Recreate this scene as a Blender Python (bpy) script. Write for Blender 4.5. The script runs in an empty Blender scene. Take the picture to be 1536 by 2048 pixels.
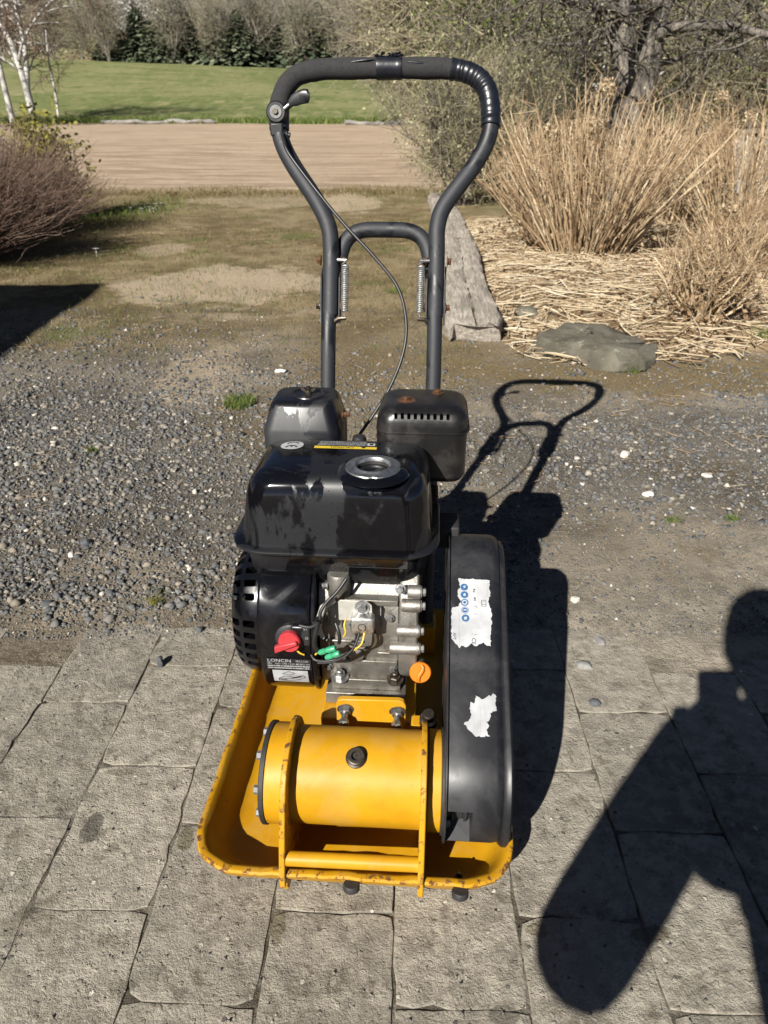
import bpy, bmesh, math, random
import numpy as np
from mathutils import Vector, Matrix

# ------------------------------------------------------------------ camera, sky, sun, exposure
scene = bpy.context.scene
COL = scene.collection
PITCH = math.radians(28.1); CAM_H = 0.88; FPX = 1420.0
cam = bpy.data.cameras.new('camera'); cam_o = bpy.data.objects.new('camera', cam); COL.objects.link(cam_o)
cam.sensor_fit = 'VERTICAL'; cam.sensor_height = 24.0; cam.lens = 24.0 * FPX / 2048.0
cam.clip_start = 0.02; cam.clip_end = 2000
cam_o.location = (0, 0, CAM_H); cam_o.rotation_euler = (math.pi / 2 - PITCH, 0, 0)
cam.dof.use_dof = True; cam.dof.focus_distance = 1.0; cam.dof.aperture_fstop = 6.5
scene.camera = cam_o

SUN_EL = math.radians(34.5)
SU = Vector((0.478, 0.878))                      # horizontal direction in which shadows fall
SU.normalize()
w = bpy.data.worlds.new('World'); scene.world = w; w.use_nodes = True
sky = w.node_tree.nodes.new('ShaderNodeTexSky'); sky.sky_type = 'NISHITA'; sky.sun_disc = False; sky.air_density = 0.30; sky.dust_density = 0.2; sky.ozone_density = 1.5
sky.sun_elevation = SUN_EL; sky.sun_rotation = math.atan2(-SU.x, -SU.y)
bg = w.node_tree.nodes['Background']; w.node_tree.links.new(sky.outputs[0], bg.inputs[0]); bg.inputs[1].default_value = 0.05
sun = bpy.data.lights.new('sun', 'SUN'); sun_o = bpy.data.objects.new('sun', sun); COL.objects.link(sun_o)
sun.energy = 5.0; sun.angle = math.radians(0.53); sun.color = (1.0, 0.957, 0.885)
sun_o.rotation_euler = Vector((SU.x * math.cos(SUN_EL), SU.y * math.cos(SUN_EL), -math.sin(SUN_EL))).to_track_quat('-Z', 'Y').to_euler()
sun_o.location = (-20, -40, 40)
scene.view_settings.view_transform = 'Standard'; scene.view_settings.look = 'None'
scene.view_settings.exposure = 1.04; scene.view_settings.gamma = 1.0; scene.view_settings.use_curve_mapping = False
scene.render.engine = 'CYCLES'
scene.cycles.use_denoising = True
scene.cycles.max_bounces = 6; scene.cycles.transparent_max_bounces = 8

R = random.Random(7); NR = np.random.default_rng(11)
PI = math.pi

# ------------------------------------------------------------------ ground height and placing helpers
GY = [-60, 1.13, 1.24, 2.4, 3.3, 5.0, 9.5, 12.0, 34.0]
GZ = [-.0018, -.0018, .004, .065, .10, .15, .24, .32, 1.27]
def ground_z(x, y):
    x = np.asarray(x, float); y = np.asarray(y, float)
    near = np.interp(y, GY, GZ)
    zf = np.interp(x, [-120, -50, -14, 6, 30, 120], [10.2, 9.6, 8.5, 6.8, 5.0, 3.5])
    t = np.clip((y - 34) / 76.0, 0, 1)
    far = 1.27 + (zf - 1.27) * (t ** 0.96)
    far = far + np.clip((y - 117) / 84.0, 0, 3.4) * 20.0
    return np.where(y < 34, near, far)
_cp, _sp = math.cos(PITCH), math.sin(PITCH)
def gp(px, py):
    """ground point seen at a photo pixel (1536x2048)"""
    u, v = px - 768, py - 1024
    r = Vector((u, FPX * _cp - v * _sp, -(FPX * _sp + v * _cp)))
    t0, z = 0.0, 0.0
    lo, hi = 0.0, 400.0 / r.y
    for i in range(60):
        m = (lo + hi) / 2; P = Vector((0, 0, CAM_H)) + r * m
        if P.z > float(ground_z(P.x, P.y)): lo = m
        else: hi = m
    P = Vector((0, 0, CAM_H)) + r * lo
    z = max(float(ground_z(P.x, P.y)), 0.0) if P.y < 1.2 else float(SURF(P.x, P.y) if SURF else ground_z(P.x, P.y))
    return Vector((P.x, P.y, z))
SURF = None
def at(px, py, Y):
    u, v = px - 768, py - 1024
    r = Vector((u, FPX * _cp - v * _sp, -(FPX * _sp + v * _cp)))
    return Vector((0, 0, CAM_H)) + r * (Y / r.y)

def vnoise(x, y, s, seed=0):
    """smooth value noise 0..1 (numpy)"""
    x = np.asarray(x, float) * s + seed * 17.3; y = np.asarray(y, float) * s - seed * 9.1
    xi, yi = np.floor(x), np.floor(y); fx, fy = x - xi, y - yi
    fx = fx * fx * (3 - 2 * fx); fy = fy * fy * (3 - 2 * fy)
    def h(a, b):
        q = np.sin(a * 127.1 + b * 311.7 + seed * 74.7) * 43758.5453
        return q - np.floor(q)
    return (h(xi, yi) * (1 - fx) + h(xi + 1, yi) * fx) * (1 - fy) + (h(xi, yi + 1) * (1 - fx) + h(xi + 1, yi + 1) * fx) * fy
def fbm(x, y, s, seed=0): return vnoise(x, y, s, seed) * .55 + vnoise(x, y, s * 2.3, seed + 3) * .3 + vnoise(x, y, s * 5.1, seed + 6) * .15

# ------------------------------------------------------------------ scene graph helpers
def tag(o, label=None, cat=None, group=None, kind=None):
    if label: o['label'] = label
    if cat: o['category'] = cat
    if group: o['group'] = group
    if kind: o['kind'] = kind
    return o
def empty(name, loc=(0, 0, 0), rz=0, parent=None):
    o = bpy.data.objects.new(name, None); COL.objects.link(o); o.location = loc; o.rotation_euler = (0, 0, rz)
    o.empty_display_size = .05; o.parent = parent
    return o
def link(name, me, m=None, parent=None):
    o = bpy.data.objects.new(name, me); COL.objects.link(o); o.parent = parent
    if m is not None and not me.materials: me.materials.append(m)
    return o
def finish(me, angle=40):
    me.polygons.foreach_set('use_smooth', [True] * len(me.polygons))
    me.set_sharp_from_angle(angle=math.radians(angle)); me.update()

class MB:
    def __init__(s): s.v = []; s.f = []
    def add(s, vs, fs, mx=None):
        b = len(s.v)
        s.v += [tuple(mx @ Vector(v)) if mx is not None else tuple(v) for v in vs]
        s.f += [tuple(b + i for i in f) for f in fs]
        return s
    def box(s, lo, hi, mx=None):
        x0, y0, z0 = lo; x1, y1, z1 = hi
        return s.add([(x0, y0, z0), (x1, y0, z0), (x1, y1, z0), (x0, y1, z0), (x0, y0, z1), (x1, y0, z1), (x1, y1, z1), (x0, y1, z1)],
                     [(3, 2, 1, 0), (4, 5, 6, 7), (0, 1, 5, 4), (1, 2, 6, 5), (2, 3, 7, 6), (3, 0, 4, 7)], mx)
    def loft(s, rings, cap0=True, cap1=True, closed=True, mx=None):
        n = len(rings[0]); vs = [p for r in rings for p in r]; fs = []
        for i in range(len(rings) - 1):
            for j in range(n if closed else n - 1):
                k = (j + 1) % n
                fs.append((i * n + j, i * n + k, (i + 1) * n + k, (i + 1) * n + j))
        if cap0: fs.append(tuple(range(n - 1, -1, -1)))
        if cap1: fs.append(tuple((len(rings) - 1) * n + j for j in range(n)))
        return s.add(vs, fs, mx)
    def tube(s, pts, r, seg=12, cap=True):
        pts = [Vector(p) for p in pts]; n = len(pts)
        rs = r if isinstance(r, (list, tuple)) else [r] * n
        T = []
        for i in range(n):
            t = pts[min(i + 1, n - 1)] - pts[max(i - 1, 0)]; T.append(t.normalized())
        ref = Vector((0, 0, 1)) if abs(T[0].z) < .9 else Vector((1, 0, 0))
        N = (ref - T[0] * ref.dot(T[0])).normalized(); rings = []
        for i in range(n):
            N = (N - T[i] * N.dot(T[i]))
            if N.length < 1e-6: N = T[i].orthogonal()
            N.normalize(); B = T[i].cross(N)
            rings.append([pts[i] + (N * math.cos(2 * PI * j / seg) + B * math.sin(2 * PI * j / seg)) * rs[i] for j in range(seg)])
        return s.loft(rings, cap, cap)
    def lathe(s, prof, o, ax, seg=24, cap0=True, cap1=True):
        """prof: (radius, height along ax) from origin o"""
        ax = Vector(ax).normalized(); a = ax.orthogonal().normalized(); b = ax.cross(a); o = Vector(o)
        rings = [[o + ax * h + (a * math.cos(2 * PI * j / seg) + b * math.sin(2 * PI * j / seg)) * max(r, 1e-5) for j in range(seg)] for r, h in prof]
        return s.loft(rings, cap0, cap1)
    def prism(s, poly, fn, d0, d1):
        """poly: 2D outline; fn(a,b,d) -> 3D"""
        r0 = [fn(a, b, d0) for a, b in poly]; r1 = [fn(a, b, d1) for a, b in poly]
        return s.loft([r0, r1])
    def mesh(s, name, angle=40, fix=True):
        me = bpy.data.meshes.new(name); me.from_pydata(s.v, [], s.f); me.update()
        if fix:
            bm = bmesh.new(); bm.from_mesh(me); bmesh.ops.recalc_face_normals(bm, faces=bm.faces); bm.to_mesh(me); bm.free()
        finish(me, angle); return me
    def build(s, name, m, parent=None, angle=40, bevel=0, seg=2):
        o = link(name, s.mesh(name, angle), m, parent)
        if bevel:
            b = o.modifiers.new('bevel', 'BEVEL'); b.width = bevel; b.segments = seg; b.limit_method = 'ANGLE'; b.angle_limit = math.radians(35); b.harden_normals = False
        return o

def mesh_np(name, V, F, m, parent=None, smooth=False):
    V = np.ascontiguousarray(V, dtype=np.float32).reshape(-1, 3); F = np.ascontiguousarray(F, dtype=np.int32)
    k = F.shape[1]; me = bpy.data.meshes.new(name)
    me.vertices.add(len(V)); me.vertices.foreach_set('co', V.ravel())
    me.loops.add(F.size); me.loops.foreach_set('vertex_index', F.ravel())
    me.polygons.add(len(F)); me.polygons.foreach_set('loop_start', np.arange(0, F.size, k, dtype=np.int32))
    me.polygons.foreach_set('loop_total', np.full(len(F), k, dtype=np.int32))
    if smooth: me.polygons.foreach_set('use_smooth', np.ones(len(F), dtype=bool))
    me.update(); me.validate()
    return link(name, me, m, parent)
def strands(P, Rr, sides=3):
    """P (n,k,3) polylines, Rr (n,k) radii -> verts, quads of thin tubes"""
    n, k, _ = P.shape
    T = np.gradient(P, axis=1); T /= (np.linalg.norm(T, axis=2, keepdims=True) + 1e-9)
    ref = np.where(np.abs(T[..., 2:3]) < .9, np.array([0., 0, 1]), np.array([1., 0, 0]))
    N = np.cross(T, ref); N /= (np.linalg.norm(N, axis=2, keepdims=True) + 1e-9); B = np.cross(T, N)
    a = np.arange(sides) * 2 * PI / sides
    V = P[:, :, None, :] + Rr[:, :, None, None] * (N[:, :, None, :] * np.cos(a)[None, None, :, None] + B[:, :, None, :] * np.sin(a)[None, None, :, None])
    idx = np.arange(n * k * sides).reshape(n, k, sides); nx = np.roll(idx, -1, axis=2)
    F = np.stack([idx[:, :-1], nx[:, :-1], nx[:, 1:], idx[:, 1:]], axis=-1).reshape(-1, 4)
    return V.reshape(-1, 3), F
def ribbons(P, W):
    """flat bent blades: P (n,k,3), W (n,k) half width, random facing"""
    n, k, _ = P.shape
    a = NR.uniform(0, 2 * PI, n); S = np.stack([np.cos(a), np.sin(a), np.zeros(n)], 1)[:, None, :]
    V = np.stack([P - S * W[..., None], P + S * W[..., None]], axis=2)
    idx = np.arange(n * k * 2).reshape(n, k, 2)
    F = np.stack([idx[:, :-1, 0], idx[:, :-1, 1], idx[:, 1:, 1], idx[:, 1:, 0]], axis=-1).reshape(-1, 4)
    return V.reshape(-1, 3), F
def leaf_quads(C, size, up=.3):
    """small folded leaves at centres C (n,3)"""
    n = len(C); d = NR.normal(size=(n, 3)); d[:, 2] += up; d /= np.linalg.norm(d, axis=1, keepdims=True)
    e = np.cross(d, NR.normal(size=(n, 3))); e /= (np.linalg.norm(e, axis=1, keepdims=True) + 1e-9)
    s = np.asarray(size).reshape(-1, 1) * np.ones((n, 1))
    V = np.stack([C, C + d * s * .5 + e * s * .3, C + d * s, C + d * s * .5 - e * s * .3], 1)
    return V.reshape(-1, 3), np.arange(n * 4).reshape(n, 4)
def joinvf(parts):
    V, F, b = [], [], 0
    for v, f in parts: V.append(v); F.append(f + b); b += len(v)
    return np.concatenate(V), np.concatenate(F)

# ------------------------------------------------------------------ materials
class MT:
    def __init__(s, name, rough=.8, metal=0.0, spec=.5):
        s.m = bpy.data.materials.new(name); s.m.use_nodes = True; s.nt = s.m.node_tree
        s.b = s.nt.nodes['Principled BSDF']; s.b.inputs['Roughness'].default_value = rough; s.b.inputs['Metallic'].default_value = metal
        s.b.inputs['Specular IOR Level'].default_value = spec
        s.tc = s.nt.nodes.new('ShaderNodeTexCoord'); s.vec = s.tc.outputs['Object']
    def n(s, t, **kw):
        nd = s.nt.nodes.new(t)
        for k, v in kw.items(): setattr(nd, k, v)
        return nd
    def set(s, sock, val):
        if hasattr(val, 'is_linked') or hasattr(val, 'links'): s.nt.links.new(val, sock)
        elif isinstance(val, (tuple, list)): sock.default_value = tuple(val) + ((1.0,) if len(val) == 3 and len(sock.default_value) == 4 else ())
        else: sock.default_value = val
    def map(s, scale=(1, 1, 1), rot=(0, 0, 0), loc=(0, 0, 0)):
        nd = s.n('ShaderNodeMapping'); s.set(nd.inputs[0], s.vec); nd.inputs['Scale'].default_value = scale; nd.inputs['Rotation'].default_value = rot; nd.inputs['Location'].default_value = loc
        return nd.outputs[0]
    def noise(s, scale, detail=4, rough=.55, dist=0, vec=None):
        nd = s.n('ShaderNodeTexNoise'); s.set(nd.inputs['Vector'], vec or s.vec)
        nd.inputs['Scale'].default_value = scale; nd.inputs['Detail'].default_value = detail; nd.inputs['Roughness'].default_value = rough; nd.inputs['Distortion'].default_value = dist
        return nd.outputs['Fac']
    def vor(s, scale, feature='F1', vec=None, out='Distance'):
        nd = s.n('ShaderNodeTexVoronoi', feature=feature); s.set(nd.inputs['Vector'], vec or s.vec); nd.inputs['Scale'].default_value = scale
        return nd.outputs[out]
    def step(s, fac, lo, hi):
        nd = s.n('ShaderNodeMapRange'); nd.interpolation_type = 'SMOOTHSTEP'; s.set(nd.inputs[0], fac); s.set(nd.inputs[1], lo); s.set(nd.inputs[2], hi); nd.inputs[3].default_value = 0; nd.inputs[4].default_value = 1
        return nd.outputs[0]
    def lerp(s, fac, lo, hi):
        nd = s.n('ShaderNodeMapRange'); s.set(nd.inputs[0], fac); nd.inputs[3].default_value = lo; nd.inputs[4].default_value = hi
        return nd.outputs[0]
    def mix(s, fac, a, b):
        nd = s.n('ShaderNodeMix', data_type='RGBA'); s.set(nd.inputs[0], fac); s.set(nd.inputs[6], a); s.set(nd.inputs[7], b)
        return nd.outputs[2]
    def math(s, op, a, b=0.0):
        nd = s.n('ShaderNodeMath', operation=op); s.set(nd.inputs[0], a); s.set(nd.inputs[1], b)
        return nd.outputs[0]
    def ramp(s, fac, stops, interp='LINEAR'):
        nd = s.n('ShaderNodeValToRGB'); s.set(nd.inputs[0], fac); cr = nd.color_ramp; cr.interpolation = interp
        while len(cr.elements) < len(stops): cr.elements.new(.5)
        for e, (p, c) in zip(cr.elements, stops): e.position = p; e.color = tuple(c) + (1,)
        return nd.outputs[0]
    def island(s): return s.n('ShaderNodeNewGeometry').outputs['Random Per Island']
    def objrand(s): return s.n('ShaderNodeObjectInfo').outputs['Random']
    def pointy(s): return s.n('ShaderNodeNewGeometry').outputs['Pointiness']
    def color(s, c): s.set(s.b.inputs['Base Color'], c); return s
    def rough(s, r): s.set(s.b.inputs['Roughness'], r); return s
    def bump(s, h, strength=.3, dist=.002):
        nd = s.n('ShaderNodeBump'); s.set(nd.inputs['Height'], h); nd.inputs['Strength'].default_value = strength; nd.inputs['Distance'].default_value = dist
        s.nt.links.new(nd.outputs[0], s.b.inputs['Normal']); return s
    def sep(s, i):
        nd = s.n('ShaderNodeSeparateXYZ'); s.set(nd.inputs[0], s.vec); return nd.outputs[i]

def plain(name, c, rough=.6, metal=0., var=.25, scale=60, bump=.0, dark=None):
    t = MT(name, rough, metal)
    d = dark or tuple(x * (1 - var) for x in c); l = tuple(min(1, x * (1 + var * .6)) for x in c)
    f = t.noise(scale, 5)
    t.color(t.ramp(f, [(.3, d), (.7, l)]))
    t.rough(t.lerp(t.noise(scale * .6, 3), max(.04, rough - .12), min(1, rough + .12)))
    if bump: t.bump(t.noise(scale * 2, 4), bump, .001)
    return t.m

def m_yellow(name='yellow_paint', e0=.515, e1=.56):
    t = MT(name, .42, 0, .3)
    c = t.mix(t.step(t.noise(14, 4), .35, .75), (.41, .212, .006), (.35, .166, .0045))
    c = t.mix(t.math('MULTIPLY', t.step(t.noise(45, 6, .7), .5, .8), .35), c, (.27, .105, .007))
    dust = t.math('MULTIPLY', t.step(t.noise(9, 6, .65, 1.8, vec=t.map((1, 1, .6))), .50, .60), .30)
    c = t.mix(dust, c, (.37, .225, .060))
    edge = t.math('MULTIPLY', t.step(t.pointy(), e0, e1), t.step(t.noise(80, 5, .7), .51, .60))
    chip = t.step(t.noise(52, 8, .76), .660, .685)
    k = t.math('MAXIMUM', edge, chip)
    c = t.mix(k, c, t.mix(t.noise(180, 3), (.030, .014, .007), (.16, .06, .02)))
    t.color(c); t.rough(t.math('ADD', t.lerp(t.noise(20, 4), .34, .58), t.math('MULTIPLY', k, .35)))
    t.bump(t.math('SUBTRACT', t.math('MULTIPLY', t.noise(90, 4), .35), k), .25, .0008)
    return t.m
def m_black(name, dry=(.0070, .0074, .0088), wet=(.0028, .0028, .0036), rd=.38, rw=.05, s=11, lo=.475, hi=.515, dust=.035):
    """black paint with patches of wet and dried dusty film"""
    t = MT(name, .3)
    f = t.step(t.noise(s, 5, .6, .6, vec=t.map((1, 1, .55))), lo, hi)
    drops = t.step(t.vor(150), .10, .16)
    f2 = t.math('MULTIPLY', f, drops)
    c = t.mix(f2, wet, dry)
    c = t.mix(t.math('MULTIPLY', t.step(t.noise(55, 6, .7), .5, .8), dust), c, (.11, .10, .085))
    t.color(c); t.rough(t.math('ADD', t.math('MULTIPLY', f2, rd - rw), t.lerp(t.noise(40, 3), rw, rw + .08)))
    t.bump(t.math('MULTIPLY', f2, -1), .12, .0004)
    return t.m
def m_muffler():
    t = MT('muffler_enamel', .35)
    f = t.noise(26, 6, .65)
    c = t.mix(t.step(f, .45, .6), (.007, .0065, .0065), (.018, .016, .015))
    c = t.mix(t.step(t.noise(17, 6, .7), .70, .82), c, (.05, .018, .010))
    t.color(c); t.rough(t.lerp(f, .16, .55)); t.bump(t.noise(120, 4), .12, .001)
    return t.m
def m_alu():
    t = MT('cast_aluminium', .5, .75)
    c = t.mix(t.step(t.noise(20, 5), .35, .7), (.27, .258, .235), (.17, .158, .138))
    c = t.mix(t.math('MULTIPLY', t.step(t.noise(42, 6, .7), .52, .68), .75), c, (.10, .085, .06))
    t.color(c); t.bump(t.noise(260, 4), .5, .0010); t.rough(t.lerp(t.noise(60, 3), .38, .62))
    return t.m
def m_steel(name='zinc_steel', c=(.33, .33, .325), r=.42):
    t = MT(name, r, .95)
    t.color(t.mix(t.step(t.noise(160, 4), .45, .75), c, tuple(x * .55 for x in c))); t.rough(t.lerp(t.noise(90, 3), r - .1, r + .15)); return t.m

YEL = m_yellow(); YEL_BAR = m_yellow('yellow_bar_paint', .9, 1.0)
BLK_TANK = m_black('tank_enamel')
BLK_FAN = m_black('shroud_enamel', dry=(.0045, .0045, .006), s=16, lo=.42, hi=.6, rd=.22, dust=.06)
BLK_GUARD = m_black('guard_plastic', dry=(.016, .016, .018), wet=(.006, .0065, .0085), rd=.52, rw=.38, s=14, lo=.4, hi=.62, dust=.14)
BLK_BOX = m_black('filter_plastic', dry=(.013, .0135, .0155), wet=(.004, .004, .0055), rd=.52, rw=.30, s=17, dust=.10)
BLK_TUBE = m_black('tube_enamel', dry=(.0125, .0140, .0175), wet=(.004, .0045, .006), rd=.60, rw=.42, s=12, lo=.38, hi=.46, dust=.12)
MUF = m_muffler(); ALU = m_alu(); ZINC = m_steel(); DKST = m_steel('dark_bolt_steel', (.10, .085, .07), .45)
ZDULL = plain('dull_zinc', (.15, .15, .145), .6, .25, .3, 120); SPRING = m_steel('spring_zinc', (.62, .62, .60), .45)
RUST = plain('rusty_steel', (.10, .045, .020), .75, .4, .5, 130, .2)
RUBBER = plain('black_rubber', (.018, .017, .017), .65, 0, .3, 90, .1)
FOAM = plain('foam_grip', (.017, .0165, .0165), .92, 0, .35, 220, .5)
TAPE = plain('black_tape', (.008, .009, .013), .36, 0, .3, 60, .35)
RED = plain('red_plastic', (.36, .030, .036), .42, 0, .15, 40)
ORANGE = plain('orange_plastic', (.52, .145, .008), .4, 0, .12, 40)
GREEN = plain('green_connector', (.04, .26, .13), .3, 0, .2, 80)
WIRE_Y = plain('yellow_wire', (.50, .33, .03), .4, 0, .1, 80)
WIRE_B = plain('black_wire', (.012, .012, .013), .45, 0, .2, 80)
WHITE = plain('white_print', (.335, .34, .35), .6, 0, .30, 30)
PRINTK = plain('black_print', (.012, .012, .013), .5, 0, .1, 60)
PRINTB = plain('blue_print', (.022, .085, .20), .5, 0, .15, 60)
PRINTY = plain('yellow_print', (.50, .36, .03), .45, 0, .1, 60)
PRINTG = plain('grey_print', (.30, .30, .31), .5, 0, .2, 60)

# ------------------------------------------------------------------ ground sheet (one sheet, reaches behind the woods)
SL0, SL1 = gp(948, 675), gp(858, 402)                 # line of the timber edging
def edge_x(y): return SL0.x + (y - SL0.y) * (SL1.x - SL0.x) / (SL1.y - SL0.y)
def m_ground():
    t = MT('ground_soil', .95, 0, .2)
    X, Y = t.sep(0), t.sep(1)
    wob = t.math('MULTIPLY', t.math('SUBTRACT', t.noise(.9, 5, .6), .5), 1.0)
    # yard: dusty soil between the gravel, brown mossy film in places
    yard = t.mix(t.step(t.noise(3.2, 6, .65), .38, .62), (.14, .116, .086), (.265, .225, .17))
    yard = t.mix(t.step(t.noise(1.7, 6, .7), .55, .66), yard, (.135, .092, .036))
    yard = t.mix(t.step(t.noise(1.3, 6, .7, vec=t.map((1, 1.4, 1), loc=(5, 2, 0))), .58, .66), yard, (.36, .295, .215))
    yard = t.mix(t.step(t.noise(60, 4, .8), .6, .75), yard, (.33, .30, .25))
    # joints under the pavers
    joint = t.mix(t.step(t.noise(9, 6, .7), .4, .62), (.075, .063, .045), (.225, .203, .165))
    dirt = t.mix(t.step(t.noise(16, 6, .75), .35, .65), (.195, .170, .132), (.335, .293, .230))
    dirt = t.mix(t.math('SUBTRACT', 1.0, t.step(t.math('ADD', X, t.math('MULTIPLY', wob, .5)), -.15, .35)), dirt, t.mix(t.step(t.noise(22, 6, .75), .38, .62), (.085, .066, .042), (.21, .178, .132)))
    c = t.mix(t.step(t.math('ADD', Y, t.math('MULTIPLY', wob, .12)), .96, 1.04), joint, dirt)
    c = t.mix(t.step(t.math('ADD', Y, t.math('ADD', t.math('MULTIPLY', wob, 1.0), t.math('MULTIPLY', X, -.18))), 1.12, 1.42), c, yard)
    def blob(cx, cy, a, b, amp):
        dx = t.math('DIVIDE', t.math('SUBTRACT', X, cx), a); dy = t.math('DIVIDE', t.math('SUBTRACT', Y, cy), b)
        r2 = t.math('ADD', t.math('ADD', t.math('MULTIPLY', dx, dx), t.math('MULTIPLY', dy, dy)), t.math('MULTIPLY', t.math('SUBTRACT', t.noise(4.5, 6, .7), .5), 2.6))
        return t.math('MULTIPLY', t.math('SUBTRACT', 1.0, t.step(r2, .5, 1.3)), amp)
    for a_ in ((-.85, 1.85, .75, .62, .75), (.95, 1.95, .85, .36, .6), (-1.4, 2.6, .6, .4, .4)): c = t.mix(blob(*a_), c, t.mix(t.step(t.noise(30, 6, .8), .4, .6), (.045, .040, .034), (.125, .115, .10)))  # shade in the crevices between gravel stones, painted into the soil colour
    for a_ in ((1.15, 2.62, .9, .24, .85), (.05, 2.85, .5, .5, .75), (-.3, 2.2, .35, .3, .5), (-1.5, 3.2, .8, .35, .6)): c = t.mix(blob(*a_), c, t.mix(t.noise(25, 5, .8), (.10, .068, .024), (.22, .165, .078)))
    # mossy track of brown turf and worn tan soil
    turf = t.mix(t.step(t.noise(2.6, 8, .72), .36, .64), (.115, .085, .040), (.25, .195, .112))
    turf = t.mix(t.step(t.noise(1.15, 6, .7), .55, .67), turf, (.098, .112, .032))
    turf = t.mix(t.math('MULTIPLY', t.step(t.noise(7, 8, .8), .5, .62), .7), turf, (.095, .068, .03))
    turf = t.mix(t.step(t.noise(.75, 6, .65, vec=t.map((.6, 1.6, 1), loc=(3.1, 1.7, 0))), .57, .66), turf, (.33, .255, .17))
    turf = t.mix(t.step(t.noise(45, 5, .8), .62, .8), turf, (.33, .28, .18))
    wide = t.math('MULTIPLY', wob, 1.4)
    def patch(px, py, a, b, amp=.9):
        q = gp(px, py); dx = t.math('DIVIDE', t.math('SUBTRACT', X, q.x), a); dy = t.math('DIVIDE', t.math('SUBTRACT', Y, q.y), b)
        r2 = t.math('ADD', t.math('MULTIPLY', dx, dx), t.math('MULTIPLY', dy, dy)); r2 = t.math('ADD', r2, t.math('MULTIPLY', t.math('SUBTRACT', t.noise(3.5, 6, .7), .5), 3.0))
        return t.math('MULTIPLY', t.math('SUBTRACT', 1.0, t.step(r2, .55, 1.05)), amp)
    c = t.mix(t.step(t.math('ADD', Y, wide), 2.75, 3.35), c, turf)
    for a_ in ((450, 570, .62, .55, .9), (405, 745, .16, .35, .7), (700, 405, .35, 1.0, .8), (560, 400, 1.2, .8, .45), (330, 500, .2, .3, .6)):
        c = t.mix(patch(*a_), c, t.mix(t.noise(12, 6, .7), (.30, .235, .16), (.44, .355, .25)))
    # planting bed: straw coloured litter
    bed = t.mix(t.step(t.noise(9, 8, .75), .35, .65), (.15, .105, .058), (.40, .30, .18))
    line = t.math('SUBTRACT', X, t.math('ADD', t.math('MULTIPLY', Y, (SL1.x - SL0.x) / (SL1.y - SL0.y)), SL0.x - SL0.y * (SL1.x - SL0.x) / (SL1.y - SL0.y) + .10))
    inb = t.math('MULTIPLY', t.step(t.math('ADD', line, t.math('MULTIPLY', wob, .12)), 0.0, .06), t.step(t.math('ADD', Y, t.math('MULTIPLY', wob, .6)), 2.72, 2.95))
    inb = t.math('MULTIPLY', inb, t.math('SUBTRACT', 1.0, t.step(t.math('ADD', Y, wide), 6.2, 7.4)))
    c = t.mix(inb, c, bed)
    lawn = t.mix(t.step(t.noise(1.6, 6, .7), .4, .62), (.10, .115, .036), (.20, .165, .085))
    c = t.mix(t.math('MULTIPLY', t.step(line, .2, .8), t.step(t.math('ADD', Y, wide), 6.2, 7.4)), c, lawn)
    # harrowed soil
    harrow = t.noise(2.6, 5, .65, vec=t.map((.25, 1.6, 1), rot=(0, 0, .75)))
    soil = t.mix(t.step(harrow, .40, .60), (.24, .178, .12), (.39, .305, .22))
    soil = t.mix(t.step(t.noise(.28, 4), .48, .68), soil, (.34, .262, .185))
    soil = t.mix(t.math('MULTIPLY', t.step(t.noise(9, 8, .8, vec=t.map((1, .3, 1))), .5, .66), .8), soil, (.26, .19, .125))
    soil = t.mix(t.step(t.noise(11, 8, .8, vec=t.map((1, .3, 1), loc=(3, 8, 0))), .60, .7), soil, (.52, .42, .31))
    c = t.mix(t.step(t.math('ADD', Y, t.math('MULTIPLY', wob, 1.6)), 9.2, 10.0), c, soil)
    # sown green field on the hill
    fld = t.mix(t.step(t.noise(2.6, 8, .8, vec=t.map((1, .22, 1))), .36, .66), (.070, .098, .024), (.165, .165, .068))
    fld = t.mix(t.math('MULTIPLY', t.step(t.noise(.11, 6, .65), .44, .62), .7), fld, (.19, .185, .085))
    fld = t.mix(t.math('MULTIPLY', t.step(t.noise(1.1, 8, .8, vec=t.map((1, .3, 1), rot=(0, 0, .3), loc=(4, 9, 0))), .52, .62), .8), fld, (.25, .225, .12))
    fld = t.mix(t.step(t.noise(.9, 8, .8, vec=t.map((1, .35, 1), rot=(0, 0, -.2), loc=(14, 3, 0))), .54, .64), fld, (.055, .085, .020))
    c = t.mix(t.step(t.math('ADD', Y, t.math('MULTIPLY', wob, 1.5)), 32.3, 33.6), c, fld)
    t.color(t.mix(t.step(Y, 113, 119), c, t.mix(t.step(t.noise(.5, 6, .7), .38, .62), (.115, .092, .055), (.20, .175, .095))))
    t.bump(t.math('ADD', t.math('ADD', t.noise(55, 6, .75), t.math('MULTIPLY', t.noise(190, 4, .8), .35)), t.math('MULTIPLY', harrow, .8)), 1.0, .014)
    return t.m
GND = m_ground()
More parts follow.
